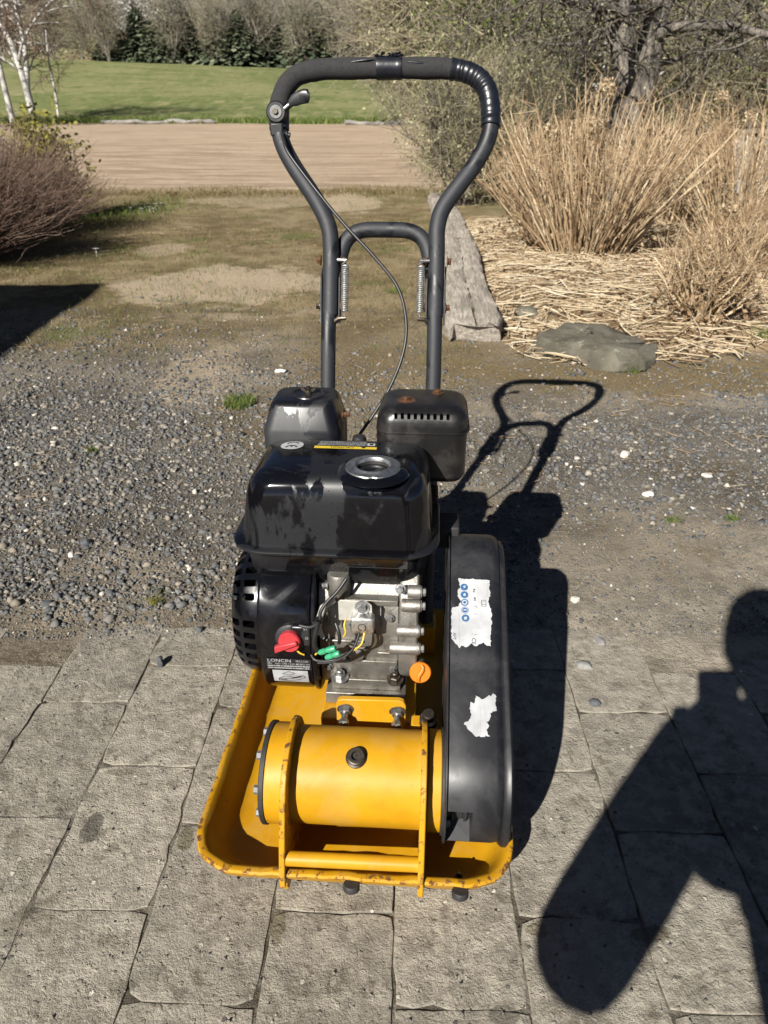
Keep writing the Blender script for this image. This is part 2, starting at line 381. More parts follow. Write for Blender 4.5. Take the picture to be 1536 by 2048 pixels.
def surf(X, Y):
    """height of the ground sheet with all its unevenness"""
    Z = ground_z(X, Y)
    k = np.clip((Y - 1.18) / .3, 0, 1) * np.clip((14 - Y) / 2, 0, 1)
    Z = Z + k * ((fbm(X, Y, 1.1, 1) - .5) * .035 + (vnoise(X, Y, 9, 4) - .5) * .014)
    Z = Z + np.clip((1.2 - Y) / .1, 0, 1) * np.clip(Y * 9, 0, 1) * ((vnoise(X, Y, 9, 14) - .5) * .0034 + (vnoise(X, Y, 34, 15) - .5) * .0020 - .0010)
    yb = 1.150 + (fbm(X, Y, 4.2, 41) - .5) * .14 - .11 * np.clip((X - .25) / .3, 0, 1) - .02 * np.clip((-.5 - X) / .3, 0, 1)
    q = np.clip((Y - yb) / .055, 0, 1); Z = Z + q * q * (3 - 2 * q) * np.clip((1.34 - Y) / .1, 0, 1) * .0075
    bed = np.clip((X - edge_x(Y) - .12) / .25, 0, 1) * np.clip((Y - 2.9) / .4, 0, 1) * np.clip((9 - Y) / 2, 0, 1)
    Z = Z + bed * .035
    k2 = np.clip((Y - 10) / 2, 0, 1) * np.clip((60 - Y) / 20, 0, 1)
    return Z + k2 * (vnoise(X, Y, .5, 5) - .5) * .06
def build_ground():
    ys = np.concatenate([np.array([-60, -20, -6, -2, 0]), np.arange(.2, .98, .02), np.arange(.98, 1.4, .012), np.arange(1.4, 4.5, .04), np.arange(4.5, 12, .15), np.arange(12, 34.1, 1.1), np.arange(37, 120, 4.), np.arange(120, 480, 30)])
    xs = np.concatenate([np.array([-400, -200, -110, -70, -45, -30, -20, -13, -9, -6]), np.arange(-4.5, -1.2, .1), np.arange(-1.2, 1.4, .025), np.arange(1.4, 6.01, .1), np.array([7, 9, 12, 16, 22, 30, 45, 70, 110, 200, 400])])
    X, Y = np.meshgrid(xs, ys); Z = surf(X, Y)
    n, mcol = len(ys), len(xs); idx = np.arange(n * mcol).reshape(n, mcol)
    F = np.stack([idx[:-1, :-1], idx[:-1, 1:], idx[1:, 1:], idx[1:, :-1]], -1).reshape(-1, 4)
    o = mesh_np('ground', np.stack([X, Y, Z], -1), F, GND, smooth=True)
    return tag(o, kind='structure')
SURF = surf
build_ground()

# ------------------------------------------------------------------ paving: each block its own object
def m_paver():
    t = MT('paver_concrete', .93, 0, .25); t.vec = t.n('ShaderNodeNewGeometry').outputs['Position']
    c = t.mix(t.step(t.noise(5, 6, .65), .36, .66), (.195, .176, .144), (.270, .246, .204))
    c = t.mix(t.math('MULTIPLY', t.step(t.noise(34, 8, .78), .44, .58), .75), c, (.350, .320, .265))
    c = t.mix(t.math('MULTIPLY', t.step(t.noise(24, 8, .78, vec=t.map((1, 1, 1), loc=(4, 1, 0))), .52, .62), .8), c, (.130, .114, .089))
    c = t.mix(t.math('MULTIPLY', t.step(t.noise(2.3, 6, .65), .54, .66), .45), c, (.125, .112, .091))
    c = t.mix(t.math('MULTIPLY', t.step(t.noise(1.4, 6, .7, vec=t.map((1, 1, 1), loc=(9, 1, 0))), .55, .68), .4), c, (.335, .31, .263))
    sp = t.n('ShaderNodeTexVoronoi', feature='F1'); t.set(sp.inputs['Vector'], t.vec); sp.inputs['Scale'].default_value = 62; sp.inputs['Randomness'].default_value = 1
    rnd = t.n('ShaderNodeSeparateColor'); t.set(rnd.inputs[0], sp.outputs['Color'])
    near = t.math('SUBTRACT', 1.0, t.step(t.math('ADD', sp.outputs['Distance'], t.math('MULTIPLY', t.noise(140, 2), .5)), .38, .46))
    c = t.mix(t.math('MULTIPLY', near, t.math('GREATER_THAN', rnd.outputs[0], .91)), c, (.115, .108, .100))
    c = t.mix(t.math('MULTIPLY', near, t.math('LESS_THAN', rnd.outputs[0], .07)), c, (.50, .46, .40))
    c = t.mix(t.math('MULTIPLY', t.step(t.noise(260, 4, .8), .55, .75), .5), c, (.12, .105, .085))
    nd = t.n('ShaderNodeMix', data_type='RGBA', blend_type='MULTIPLY'); nd.inputs[0].default_value = 1.0
    t.set(nd.inputs[6], c); t.set(nd.inputs[7], t.ramp(t.objrand(), [(0, (.88, .875, .87)), (1, (1.08, 1.07, 1.05))]))
    # moss and damp stains
    c = t.mix(t.math('MULTIPLY', t.step(t.noise(5.2, 6, .7, vec=t.map((1, 1, 1), loc=(7, 3, 0))), .66, .74), .7), nd.outputs[2], (.105, .088, .060))
    def blot(px, py, a, b, amp, col):
        q = gp(px, py); dx = t.math('DIVIDE', t.math('SUBTRACT', t.sep(0), q.x), a); dy = t.math('DIVIDE', t.math('SUBTRACT', t.sep(1), q.y), b)
        r2 = t.math('ADD', t.math('ADD', t.math('MULTIPLY', dx, dx), t.math('MULTIPLY', dy, dy)), t.math('MULTIPLY', t.math('SUBTRACT', t.noise(40, 5, .7), .5), 2.2))
        return t.mix(t.math('MULTIPLY', t.math('SUBTRACT', 1.0, t.step(r2, .6, 1.0)), amp), c, col)
    c = blot(182, 1662, .015, .030, .8, (.075, .068, .056)); c = blot(372, 1680, .012, .022, .7, (.10, .085, .045)); c = blot(555, 1850, .012, .03, .7, (.10, .085, .045))
    c = blot(1075, 1862, .016, .012, .6, (.12, .10, .05)); c = blot(1010, 2030, .02, .012, .7, (.09, .08, .065)); c = blot(240, 1545, .03, .008, .5, (.11, .095, .06)); c = blot(60, 1850, .05, .02, .4, (.13, .11, .08)); c = blot(1300, 1870, .03, .012, .6, (.08, .065, .03))
    t.color(c)
    h = t.math('ADD', t.math('MULTIPLY', t.noise(38, 8, .72), 1.0), t.math('MULTIPLY', near, .22))
    h = t.math('ADD', h, t.math('MULTIPLY', t.noise(330, 3, .8), .35))
    h = t.math('ADD', h, t.math('MULTIPLY', t.noise(13, 5, .65), 1.1))
    t.bump(h, 1.0, .0085)
    return t.m
PAVER = m_paver()
paving = tag(empty('paving'), kind='structure')
def build_paving():
    W, L = .1564, .237
    rz = math.radians(-1.3); ca, sa = math.cos(rz), math.sin(rz)
    x_off = gp(795, 1900).x                               # one joint line
    for i in range(-8, 9):
        off = (.793 if i % 2 else .9245) + R.uniform(-.006, .006)
        for j in range(-5, 3):
            cx, cy = x_off + (i + .5) * W, off + (j + .5) * L
            if cy + L / 2 > 1.26 + .05 * math.sin(i * 1.7) or cy < -.12: continue
            if abs(cx) > .5 + cy * .75 + .25: continue
            hw, hl = W / 2 - R.uniform(.0001, .0010), L / 2 - R.uniform(.0001, .0010)
            na, nb = 7, 10; ring = []
            for k in range(na): ring.append((-hw + 2 * hw * k / na, -hl))
            for k in range(nb): ring.append((hw, -hl + 2 * hl * k / nb))
            for k in range(na): ring.append((hw - 2 * hw * k / na, hl))
            for k in range(nb): ring.append((-hw, hl - 2 * hl * k / nb))
            def wob(x, y, s): 
                d = math.hypot(x, y); q = R.gauss(0, .0011) - (.004 if abs(abs(x) - hw) < .002 and abs(abs(y) - hl) < .002 else 0) - (R.uniform(.001, .005) if R.random() < .08 else 0)
                return (x * s + x / d * q, y * s + y / d * q)
            jit = [wob(x, y, 1) for x, y in ring]
            m = MB()
            tz = R.uniform(-.0006, .0006)
            top = [(x * .965, y * .977, tz) for x, y in jit]
            mid = [(x * .988, y * .992, tz - .0003 + R.gauss(0, .00015)) for x, y in jit]
            sh = [(x, y, tz - .0019 + R.gauss(0, .0006)) for x, y in jit]
            bot = [(x, y, -.05) for x, y in jit]
            m.loft([bot, sh, mid, top], cap0=False)
            o = m.build('paver', PAVER, paving, angle=2)
            wx, wy = cx * ca - (cy - .7) * sa, cx * sa + (cy - .7) * ca + .7
            o.location = (wx, wy, R.uniform(-.0006, .0006)); o.rotation_euler = (R.gauss(0, .003), R.gauss(0, .0035), rz + R.gauss(0, .004))
build_paving()

# ------------------------------------------------------------------ gravel, loose stones
def m_stones():
    t = MT('gravel_stone', .88, 0, .3)
    c = t.ramp(t.island(), [(0, (.045, .048, .052)), (.45, (.095, .098, .100)), (.70, (.128, .124, .116)), (.86, (.165, .143, .112)), (.975, (.225, .20, .162)), (.99, (.42, .39, .34))])
    c = t.mix(t.math('MULTIPLY', t.step(t.noise(120, 4), .4, .7), .25), c, (.17, .15, .12))
    t.color(c); t.bump(t.noise(260, 4), .3, .001)
    return t.m
STONE = m_stones()
def ico():
    bm = bmesh.new(); bmesh.ops.create_icosphere(bm, subdivisions=1, radius=1); V = np.array([v.co[:] for v in bm.verts]); F = np.array([[v.index for v in f.verts] for f in bm.faces]); bm.free(); return V, F
ICO_V, ICO_F = ico()
OCT_V = np.array([(1, 0, 0), (-1, 0, 0), (0, 1, 0), (0, -1, 0), (0, 0, 1), (0, 0, -1)], float); OCT_F = np.array([(0, 2, 4), (2, 1, 4), (1, 3, 4), (3, 0, 4), (2, 0, 5), (1, 2, 5), (3, 1, 5), (0, 3, 5)])
def stone_field(name, n, xr, yr, size, dens, label, cat, flat=.6, sink=.25, small=False):
    BV, BF = (OCT_V, OCT_F) if small else (ICO_V, ICO_F); nv = len(BV)
    x = NR.uniform(*xr, n * 4); y = yr[0] + (yr[1] - yr[0]) * NR.uniform(0, 1, n * 4) ** 1.5
    keep = (NR.uniform(0, 1, n * 4) < dens(x, y)) & (np.abs(x) < .25 + y * .66)
    x, y = x[keep][:n], y[keep][:n]; n = len(x)
    s = size[0] * (size[1] / size[0]) ** (NR.uniform(0, 1, n) ** 1.7)
    V = BV[None] * NR.uniform(.38, 1.45, (n, nv, 1)) * np.stack([NR.uniform(.8, 1.3, n), NR.uniform(.7, 1.1, n), NR.uniform(.45, .9, n) * flat / .6], 1)[:, None, :]
    a = NR.uniform(0, 2 * PI, n); ca, sa = np.cos(a)[:, None], np.sin(a)[:, None]
    tilt = NR.normal(0, .35, n)[:, None]; Vy = V[..., 1] * np.cos(tilt) - V[..., 2] * np.sin(tilt); Vz = V[..., 1] * np.sin(tilt) + V[..., 2] * np.cos(tilt)
    V = np.stack([V[..., 0] * ca - Vy * sa, V[..., 0] * sa + Vy * ca, Vz], -1) * s[:, None, None]
    z = surf(x, y) if yr[1] > 1.5 else np.maximum(surf(x, y), .0004)
    V += np.stack([x, y, z + s * sink * .5], 1)[:, None, :]
    F = BF[None] + (np.arange(n) * nv)[:, None, None]
    o = mesh_np(name, V, F.reshape(-1, 3), STONE)
    return tag(o, label, cat, kind='stuff')
def inb0(x, y): return ((x > edge_x(y)) & (y > 2.85)) * 3.0
def dens_gravel(x, y):
    n1, n2 = fbm(x, y, 1.3, 21), fbm(x, y, 3.1, 23)
    d = .05 + .55 * np.clip(n1 - .42, 0, 1) + .8 * np.clip(n2 - .52, 0, 1)
    d = d + .95 * np.exp(-(((x + .85) / .62) ** 2 + ((y - 1.85) / .55) ** 2)) * (.35 + n2) + .45 * np.exp(-(((x + 1.4) / .6) ** 2 + ((y - 2.6) / .5) ** 2)) * n2 * 1.6
    d = d + .8 * np.exp(-(((x - .95) / .75) ** 2 + ((y - 1.95) / .33) ** 2)) * (.3 + n2) + .25 * np.exp(-(((x + .2) / .5) ** 2 + ((y - 2.4) / .4) ** 2))
    d = d + .30 * np.clip((.1 - x) / .2, 0, 1) * np.clip((1.6 - y) / .3, 0, 1) * (.3 + n2)
    d = d * np.clip((y - 1.15 - .30 * np.clip((x - .2) / .3, 0, 1)) / .1, .08, 1) * np.clip((3.6 - y + .9 * (n1 - .5)) / .9, 0, 1)
    bed = (x > edge_x(y)) & (y > 2.85)
    return np.where(bed, .02, d)
stone_field('gravel', 30000, (-2.8, 3.2), (1.14, 4.4), (.0030, .0115), dens_gravel, 'loose grey gravel spread over the yard behind the pavers', 'gravel')
stone_field('fine_gravel', 60000, (-2.4, 2.7), (1.13, 3.9), (.0022, .0070), lambda x, y: .45 * dens_gravel(x, y) + .04, 'fine grey gravel filling in between the larger stones', 'gravel', sink=.5, small=True)
stone_field('grit', 46000, (-2.4, 2.6), (1.12, 3.6), (.0014, .0042), lambda x, y: .25 + .5 * fbm(x, y, 6, 2) - .15 * inb0(x, y), 'fine grit and pale chips between the gravel stones', 'gravel', sink=.8, small=True)
stone_field('paver_grit', 2600, (-1.0, 1.2), (.35, 1.2), (.0006, .0024), lambda x, y: .15 + .8 * np.clip(fbm(x, y, 5, 3) - .4, 0, 1) + (y > 1.05) * .5, 'tiny grit scattered on top of the concrete pavers', 'gravel', sink=.9)

def one_stone(px, py, size, col, label, sq=(1, .8, .6), rz=0, name='stone', sub=2, seed=0, sink=.45):
    P = gp(px, py); rr = random.Random(seed)
    bm = bmesh.new(); bmesh.ops.create_icosphere(bm, subdivisions=sub, radius=1)
    ph = [rr.uniform(0, 6) for _ in range(6)]
    for v in bm.verts:
        c = v.co.copy(); q = 1 + .13 * math.sin(c.x * 3 + ph[0]) + .12 * math.sin(c.y * 3.3 + ph[1]) + .1 * math.sin(c.z * 4 + ph[2]) + rr.gauss(0, .035)
        for a in range(3):
            v.co[a] = math.copysign(abs(c[a]) ** .72, c[a]) * q * sq[a] * size
    me = bpy.data.meshes.new(name); bm.to_mesh(me); bm.free(); finish(me, 28)
    o = link(name, me, col); o.location = (P.x, P.y, P.z + size * sq[2] * sink); o.rotation_euler = (rr.uniform(-.15, .15), rr.uniform(-.15, .15), rz)
    return tag(o, label, 'stone')
ROCK_D = plain('dark_stone', (.070, .074, .080), .8, 0, .35, 120, .3)
ROCK_G = plain('grey_stone', (.20, .195, .185), .85, 0, .3, 90, .3)
ROCK_W = plain('pale_stone', (.55, .51, .45), .85, 0, .2, 90, .2)
one_stone(321, 1332, .0095, ROCK_D, 'dark chunky stone lying alone on the left pavers', (.75, .75, 1.0), .3, seed=1, sink=.9)
one_stone(1197, 1287, .011, ROCK_G, 'oval grey pebble right of the machine nearest the gravel', (.8, 1.05, .5), .4, seed=2)
one_stone(1168, 1334, .0145, ROCK_G, 'long flat grey pebble right of the machine', (1.15, .62, .45), -.3, seed=3)
one_stone(1189, 1409, .010, ROCK_D, 'dark brown pebble on the pavers beside the machine shadow', (1.1, .7, .5), -.4, seed=4)
one_stone(1150, 1206, .010, ROCK_W, 'pale tan stone at the edge of the belt guard shadow', (1, .8, .6), .5, seed=5)
one_stone(1297, 985, .013, ROCK_W, 'white pebble in the gravel on the right', (1.1, .8, .6), .2, seed=6)
one_stone(1250, 908, .014, ROCK_W, 'white pebble in the gravel nearest the handle shadow', (1, .9, .6), .9, seed=7)
one_stone(1415, 948, .013, ROCK_W, 'cream pebble in the gravel far right', (1.2, .8, .5), .1, seed=8)
one_stone(562, 748, .020, ROCK_W, 'white stone left of the handle post', (1.1, .6, .45), -.4, seed=9)
one_stone(97, 1215, .010, ROCK_D, 'dark angular stone at the far left paving edge', (1, .9, .8), .2, seed=10)
one_stone(358, 1190, .008, ROCK_G, 'small grey stone at the paving edge left of the engine', (.8, 1, .7), .7, seed=11)
one_stone(400, 1262, .008, ROCK_D, 'dark stone on the paving edge left of the shroud', (.9, .8, .8), 1.1, seed=12)
one_stone(143, 1110, .007, ROCK_W, 'pale round pebble in the gravel on the left', (1, .9, .8), 0, seed=13)
one_stone(170, 1090, .013, ROCK_D, 'dark wedge shaped stone in the left gravel', (1, .8, .7), .5, seed=14)

# ================================================================== plate compactor
PC = empty('plate_compactor', (-.044, .562, 0), math.radians(-3.8))
tag(PC, 'yellow and black petrol plate compactor standing on the pavers', 'plate compactor')
def rrect(x0, x1, y0, y1, r, z, n=6, side=1):
    """rounded rectangle ring in x,y at height z"""
    pts = []
    for cx, cy, a0 in ((x1 - r, y1 - r, 0), (x0 + r, y1 - r, 90), (x0 + r, y0 + r, 180), (x1 - r, y0 + r, 270)):
        for k in range(n + 1):
            a = math.radians(a0 + 90 * k / n); pts.append((cx + r * math.cos(a), cy + r * math.sin(a)))
    if side > 1:
        out = []
        for i in range(len(pts)):
            a, b = pts[i], pts[(i + 1) % len(pts)]; out.append(a)
            if i % (n + 1) == n:
                for k in range(1, side): out.append((a[0] + (b[0] - a[0]) * k / side, a[1] + (b[1] - a[1]) * k / side))
        pts = out
    return [(x, y, z(x, y) if callable(z) else z) for x, y in pts]
def hexbolt(parent, o, ax, r=.006, h=.004, m=None, name='bolt', washer=True, stud=0):
    mb = MB()
    if washer: mb.lathe([(r * 1.45, 0), (r * 1.45, .0012)], o, ax, 16)
    b0 = .0012 if washer else 0
    mb.lathe([(r * .98, b0), (r, b0 + h * .12), (r, b0 + h * .85), (r * .85, b0 + h)], o, ax, 6)
    if stud: mb.lathe([(r * .55, b0 + h), (r * .55, b0 + h + stud), (r * .42, b0 + h + stud + .001)], o, ax, 10)
    return mb.build(name, m or ZINC, parent, 30)
def boolcut(o, cutter_mb):
    me = cutter_mb.mesh('cutter'); c = bpy.data.objects.new('cutter', me); COL.objects.link(c)
    md = o.modifiers.new('cut', 'BOOLEAN'); md.object = c; md.operation = 'DIFFERENCE'; md.solver = 'EXACT'
    bpy.context.view_layer.update()
    sp, o.parent = o.parent, None
    bpy.context.view_layer.update()
    new = bpy.data.meshes.new_from_object(o.evaluated_get(bpy.context.evaluated_depsgraph_get()))
    o.modifiers.remove(md); old = o.data; o.data = new; finish(new, 32); o.parent = sp
    bpy.data.objects.remove(c); bpy.data.meshes.remove(me)
    return o
def text_on(s, size, o, ux, uy, m, parent, name='lettering', off=.0004, align='CENTER', ex=1.0):
    cu = bpy.data.curves.new('t', 'FONT'); cu.body = s; cu.size = size; cu.align_x = align; cu.align_y = 'CENTER'; cu.resolution_u = 2
    ob = bpy.data.objects.new('t', cu); COL.objects.link(ob); bpy.context.view_layer.update()
    me = bpy.data.meshes.new_from_object(ob.evaluated_get(bpy.context.evaluated_depsgraph_get())); bpy.data.objects.remove(ob); bpy.data.curves.remove(cu)
    ux, uy = Vector(ux).normalized(), Vector(uy).normalized(); nz = ux.cross(uy); o = Vector(o)
    for v in me.vertices: v.co = o + ux * v.co.x * ex + uy * v.co.y + nz * off
    me.materials.clear()
    return link(name, me, m, parent)

# ---- base plate (rolled up rim all round)
def build_plate():
    rr = random.Random(3)
    def ring(inset, z, r, yadd=0):
        base = rrect(-.209 + inset, .209 - inset, 0 + inset * 1.25, .575 - inset, r, z, 8, 18)
        return base
    prof_in = [(.060, .0150, .03), (.046, .0150, .034), (.036, .0175, .042), (.029, .024, .047), (.0225, .036, .051), (.0145, .054, .056), (.0085, .0635, .060), (.0055, .0655, .061), (.0015, .065, .063), (0, .062, .064), (.002, .055, .062), (.012, .034, .055), (.024, .012, .047), (.036, .0015, .042), (.06, 0.0, .03)]
    rings = []
    for k, (ins, z, r) in enumerate(prof_in):
        rg = ring(ins, z, r)
        if 4 < k < 11:
            q = rr.random()
            rg = [(x + .0012 * math.sin(i * 1.9) * math.sin(i * .37), y + .0009 * math.sin(i * 2.3 + 1), zz + .0013 * math.sin(i * .9) * math.sin(i * .23 + 1)) for i, (x, y, zz) in enumerate(rg)]
        rings.append(rg)
    p = MB().loft(rings).build('base_plate', YEL, PC, 50)
    # front cross bar and the two gusset ribs around the exciter tube
    MB().tube([(-.080, .012, .080), (.086, .012, .083)], .0092, 16).build('front_cross_bar', YEL_BAR, PC)
    prof = [(-.006, .046), (-.004, .066), (.006, .098), (.026, .150), (.040, .176), (.058, .192), (.080, .2005), (.104, .203), (.128, .200), (.146, .190), (.162, .172), (.178, .140), (.196, .080), (.206, .018), (.012, .018), (.006, .046)]
    for x0 in (-.0865, .0855):
        MB().prism(prof, lambda a, b, d: (d, a, b), x0, x0 + .0075).build('gusset_rib', YEL, PC, 30, .0014)
    # dark nuts of the studs under the rim, studs inside
    for x, stud in ((.004, False), (.138, True)):
        mb = MB(); mb.lathe([(.0095, 0), (.0105, .002), (.0105, .008), (.008, .0095)], (x, -.0035, .0615), (0, -.25, -1), 12)
        mb.build('stud_nut', RUBBER, p, 30)
        if stud: hexbolt(p, (x, .026, .038), (0, -.1, 1), .0055, .008, DKST, 'stud_nut', False, .006)
build_plate()

# ---- exciter housing: yellow tube between black end plates
EY, EZ, ER = .110, .122, .0625
def build_exciter():
    ex = MB().lathe([(ER, -.112), (ER, .112)], (0, EY, EZ), (1, 0, 0), 56).build('exciter_housing', YEL_BAR, PC, 30, .001)
    MB().lathe([(ER + .0022, -.112), (ER + .0022, -.0875)], (0, EY, EZ), (1, 0, 0), 56).build('weld_collar', YEL_BAR, ex, 30, .0012)
    MB().lathe([(ER + .0022, .0945), (ER + .0022, .112)], (0, EY, EZ), (1, 0, 0), 56).build('weld_collar', YEL_BAR, ex, 30, .0012)
    l = MB().lathe([(ER + .003, -.1185), (ER + .004, -.1175), (ER + .004, -.1125), (ER + .003, -.112)], (0, EY, EZ), (1, 0, 0), 48).build('end_plate', RUBBER, PC, 30)
    r = MB().lathe([(ER + .004, .112), (ER + .005, .113), (ER + .005, .1165), (ER + .004, .1175)], (0, EY, EZ), (1, 0, 0), 48).build('end_plate', RUBBER, PC, 30)
    for k in range(8):
        a = math.radians(22 + 45 * k); c = (math.cos(a) * .054, math.sin(a) * .054)
        hexbolt(l, (-.1187, EY + c[0], EZ + c[1]), (-1, 0, 0), .0058, .006, ZDULL)
        hexbolt(r, (.1177, EY + c[0], EZ + c[1]), (1, 0, 0), .0060, .006)
    a = math.radians(112); n = Vector((0, math.cos(a), math.sin(a))); o = Vector((.003, EY, EZ)) + n * ER
    mb = MB(); mb.lathe([(.0135, -.002), (.0135, .0015), (.0115, .003), (.0115, .0065), (.0100, .0075), (.0062, .0075), (.0056, .003)], o, n, 24)
    mb.build('oil_plug', DKST, ex, 30)
build_exciter()

# ---- engine bed with adjusting tab
def build_bed():
    bed = MB().box((-.062, .206, .0155), (.075, .470, .128)).build('engine_bed', YEL_BAR, PC, 30, .002)
    tab = [(-.037, .112), (-.037, .166), (-.0345, .172), (-.029, .1745), (.052, .1765), (.059, .174), (.062, .168), (.062, .112)]
    t = MB().prism(tab, lambda a, b, d: (a, d, b), .196, .2045).build('adjusting_tab', YEL_BAR, PC, 30, .0012)
    for x in (-.024, .050):
        hexbolt(t, (x, .1958, .157), (0, -1, -.25), .0082, .006, ZINC, 'adjusting_bolt', True, .017)
        mb = MB(); mb.lathe([(.0068, .018), (.0072, .019), (.0072, .0235), (.006, .0245)], (x, .1958, .157), (0, -1, -.25), 6); mb.build('locknut', ZINC, t, 30)
    # black cap screw with rubber bush beside the tab
    c = MB(); c.lathe([(.0125, 0), (.0125, .012), (.0085, .014), (.0085, .024), (.0072, .026)], (.094, .183, .150), (0, -.25, 1), 18); c.build('belt_tension_bolt', DKST, PC, 30)
    MB().box((.070, .176, .100), (.108, .200, .1495)).build('guard_bracket', YEL_BAR, PC, 30, .003)
build_bed()

# ---- engine
def rsec(cy, cz, hy, hz, x, p=2.6, n=40):
    """superellipse section in y,z at x"""
    out = []
    for k in range(n):
        a = 2 * PI * k / n; c, s_ = math.cos(a), math.sin(a)
        out.append((x, cy + hy * math.copysign(abs(c) ** (2 / p), c), cz + hz * math.copysign(abs(s_) ** (2 / p), s_)))
    return out
def build_engine():
    # crankcase casting
    case = MB()
    poly = [(.262, .150), (.254, .165), (.250, .215), (.250, .262), (.258, .300), (.272, .325), (.30, .352), (.42, .352), (.46, .29), (.46, .150)]
    case.prism(poly, lambda a, b, d: (d, a, b), -.066, .048)
    case.box((-.058, .2355, .1295), (.060, .30, .1500))
    case.box((-.050, .2455, .1500), (.052, .262, .1685))
    for z0, z1, x0, x1, y in ((.196, .204, -.062, .047, .2478), (.300, .309, -.03, .047, .2505)):
        case.box((x0, y - .002, z0), (x1, y + .02, z1))
    for k in range(5): case.box((-.052 + k * .0185, .2455, .262), (-.0495 + k * .0185, .262, .298))
    case.box((-.062, .2445, .2365), (-.002, .262, .2405)); case.box((.018, .2445, .218), (.047, .262, .2215))
    e = case.build('engine_block', ALU, PC, 30, .0016)
    for x, z in ((-.054, .188), (.040, .188), (-.054, .292), (-.020, .333), (.022, .336), (.036, .279)): hexbolt(e, (x, .2500 if z < .3 else .276, z), (0, -1, .1), .0042, .0045, ZINC, 'bolt')
    lug = MB(); lug.lathe([(.010, 0), (.011, .002), (.011, .012), (.006, .014)], (-.012, .2535, .216), (0, -1, .05), 18); lug.build('casting_lug', ALU, e, 30)
    # side cover with bolt bosses
    cov = MB()
    poly2 = [(.258, .168), (.247, .18), (.243, .215), (.243, .265), (.250, .300), (.268, .33), (.30, .350), (.44, .350), (.455, .30), (.455, .168)]
    cov.prism(poly2, lambda a, b, d: (d, a, b), .0485, .0755)
    sc = cov.build('crankcase_cover', ALU, PC, 30, .003)
    for z, x0, x1 in ((.306, .052, .0785), (.263, .046, .0775), (.232, .036, .0785), (.329, .060, .0785)):
        mb = MB(); mb.lathe([(.0085, 0), (.0095, .002), (.0095, x1 - x0 - .001), (.0085, x1 - x0)], (x0, .2445, z), (1, 0, 0), 16); mb.build('bolt_boss', ALU, sc, 30)
        hexbolt(sc, (x1, .2445, z), (1, 0, 0), .0056, .0055, ZDULL, 'bolt', True)
    hexbolt(sc, (.050, .246, .332), (0, -1, .3), .005, .005)
    # foot bolts
    for x, m in ((-.037, ZINC), (.044, DKST)):
        hexbolt(e, (x, .2475, .1705), (0, -.25, 1), .0085, .008, m, 'foot_bolt', True, .007)
    hexbolt(e, (.010, .2350, .140), (0, -1, .1), .0085, .005, ZINC, 'drain_plug')
    for x in (-.028, .042): hexbolt(e, (x, .2350, .137), (0, -1, .2), .0055, .006, ZINC, 'bolt', False)
    # orange oil filler cap
    oc = MB(); o = Vector((.0805, .238, .195)); n = Vector((.1, -1, .35)).normalized()
    oc.lathe([(.0085, -.014), (.0085, -.002), (.0150, -.002), (.0155, 0), (.0155, .004), (.0140, .0055)], o, n, 30)
    cap = oc.build('oil_filler_cap', ORANGE, PC, 30)
    a = n.orthogonal().normalized(); up = Vector((0, 0, 1)); up = (up - n * up.dot(n)).normalized(); rt = up.cross(n)
    g = MB(); 
    for sgn in (1,):
        pts = [o + n * .0065 + up * t * .013 + rt * (.0035 * math.sin(t * 2.6)) for t in np.linspace(-1, 1, 9)]
        g.tube(pts, [.0015, .0028, .0032, .0034, .0034, .0034, .0032, .0028, .0015], 8)
    g.build('grip_rib', ORANGE, cap, 60)
    nk = MB(); nk.lathe([(.013, 0), (.0125, -.022)], o - n * .003, n, 20); nk.build('oil_filler_neck', ALU, PC, 30)
    # cylinder head and intake behind the tank
    MB().box((-.05, .36, .27), (.055, .50, .40)).build('cylinder_head', ALU, PC, 30, .004)
    fins = MB()
    for k in range(7): fins.box((-.056, .352, .276 + k * .017), (.061, .505, .280 + k * .017))
    fins.build('cooling_fins', ALU, PC, 30)
    MB().box((-.028, .262, .352), (.06, .40, .366)).build('tank_bracket', RUBBER, PC, 30, .002)
    st = MB(); st.lathe([(.014, 0), (.016, .004), (.016, .036), (.014, .04)], (-.036, .262, .305), (0, 0, 1), 18); st.build('tank_stay', ALU, PC, 30)
    hexbolt(PC, (-.052, .256, .326), (-1, -.3, 0), .005, .006)

    # fan shroud and slotted recoil cover
    cy, cz = .337, .240
    prof = [(-.148, .112), (-.146, .116), (-.143, .1175), (-.078, .1175), (-.074, .116), (-.072, .112)]
    fs = MB(); fs.loft([rsec(cy, cz, r, r * 1.0, x, 2.7) for x, r in prof]); shroud = fs.build('fan_shroud', BLK_FAN, PC, 28)
    rc = MB(); prof2 = [(-.1955, .045), (-.1950, .072), (-.1915, .086), (-.184, .0955), (-.172, .1010), (-.158, .1035), (-.149, .1040)]
    rc.loft([rsec(cy, cz, r, r, x, 2.35, 56) for x, r in prof2]); rec = rc.build('recoil_cover', BLK_FAN, PC, 40)
    cut = MB()
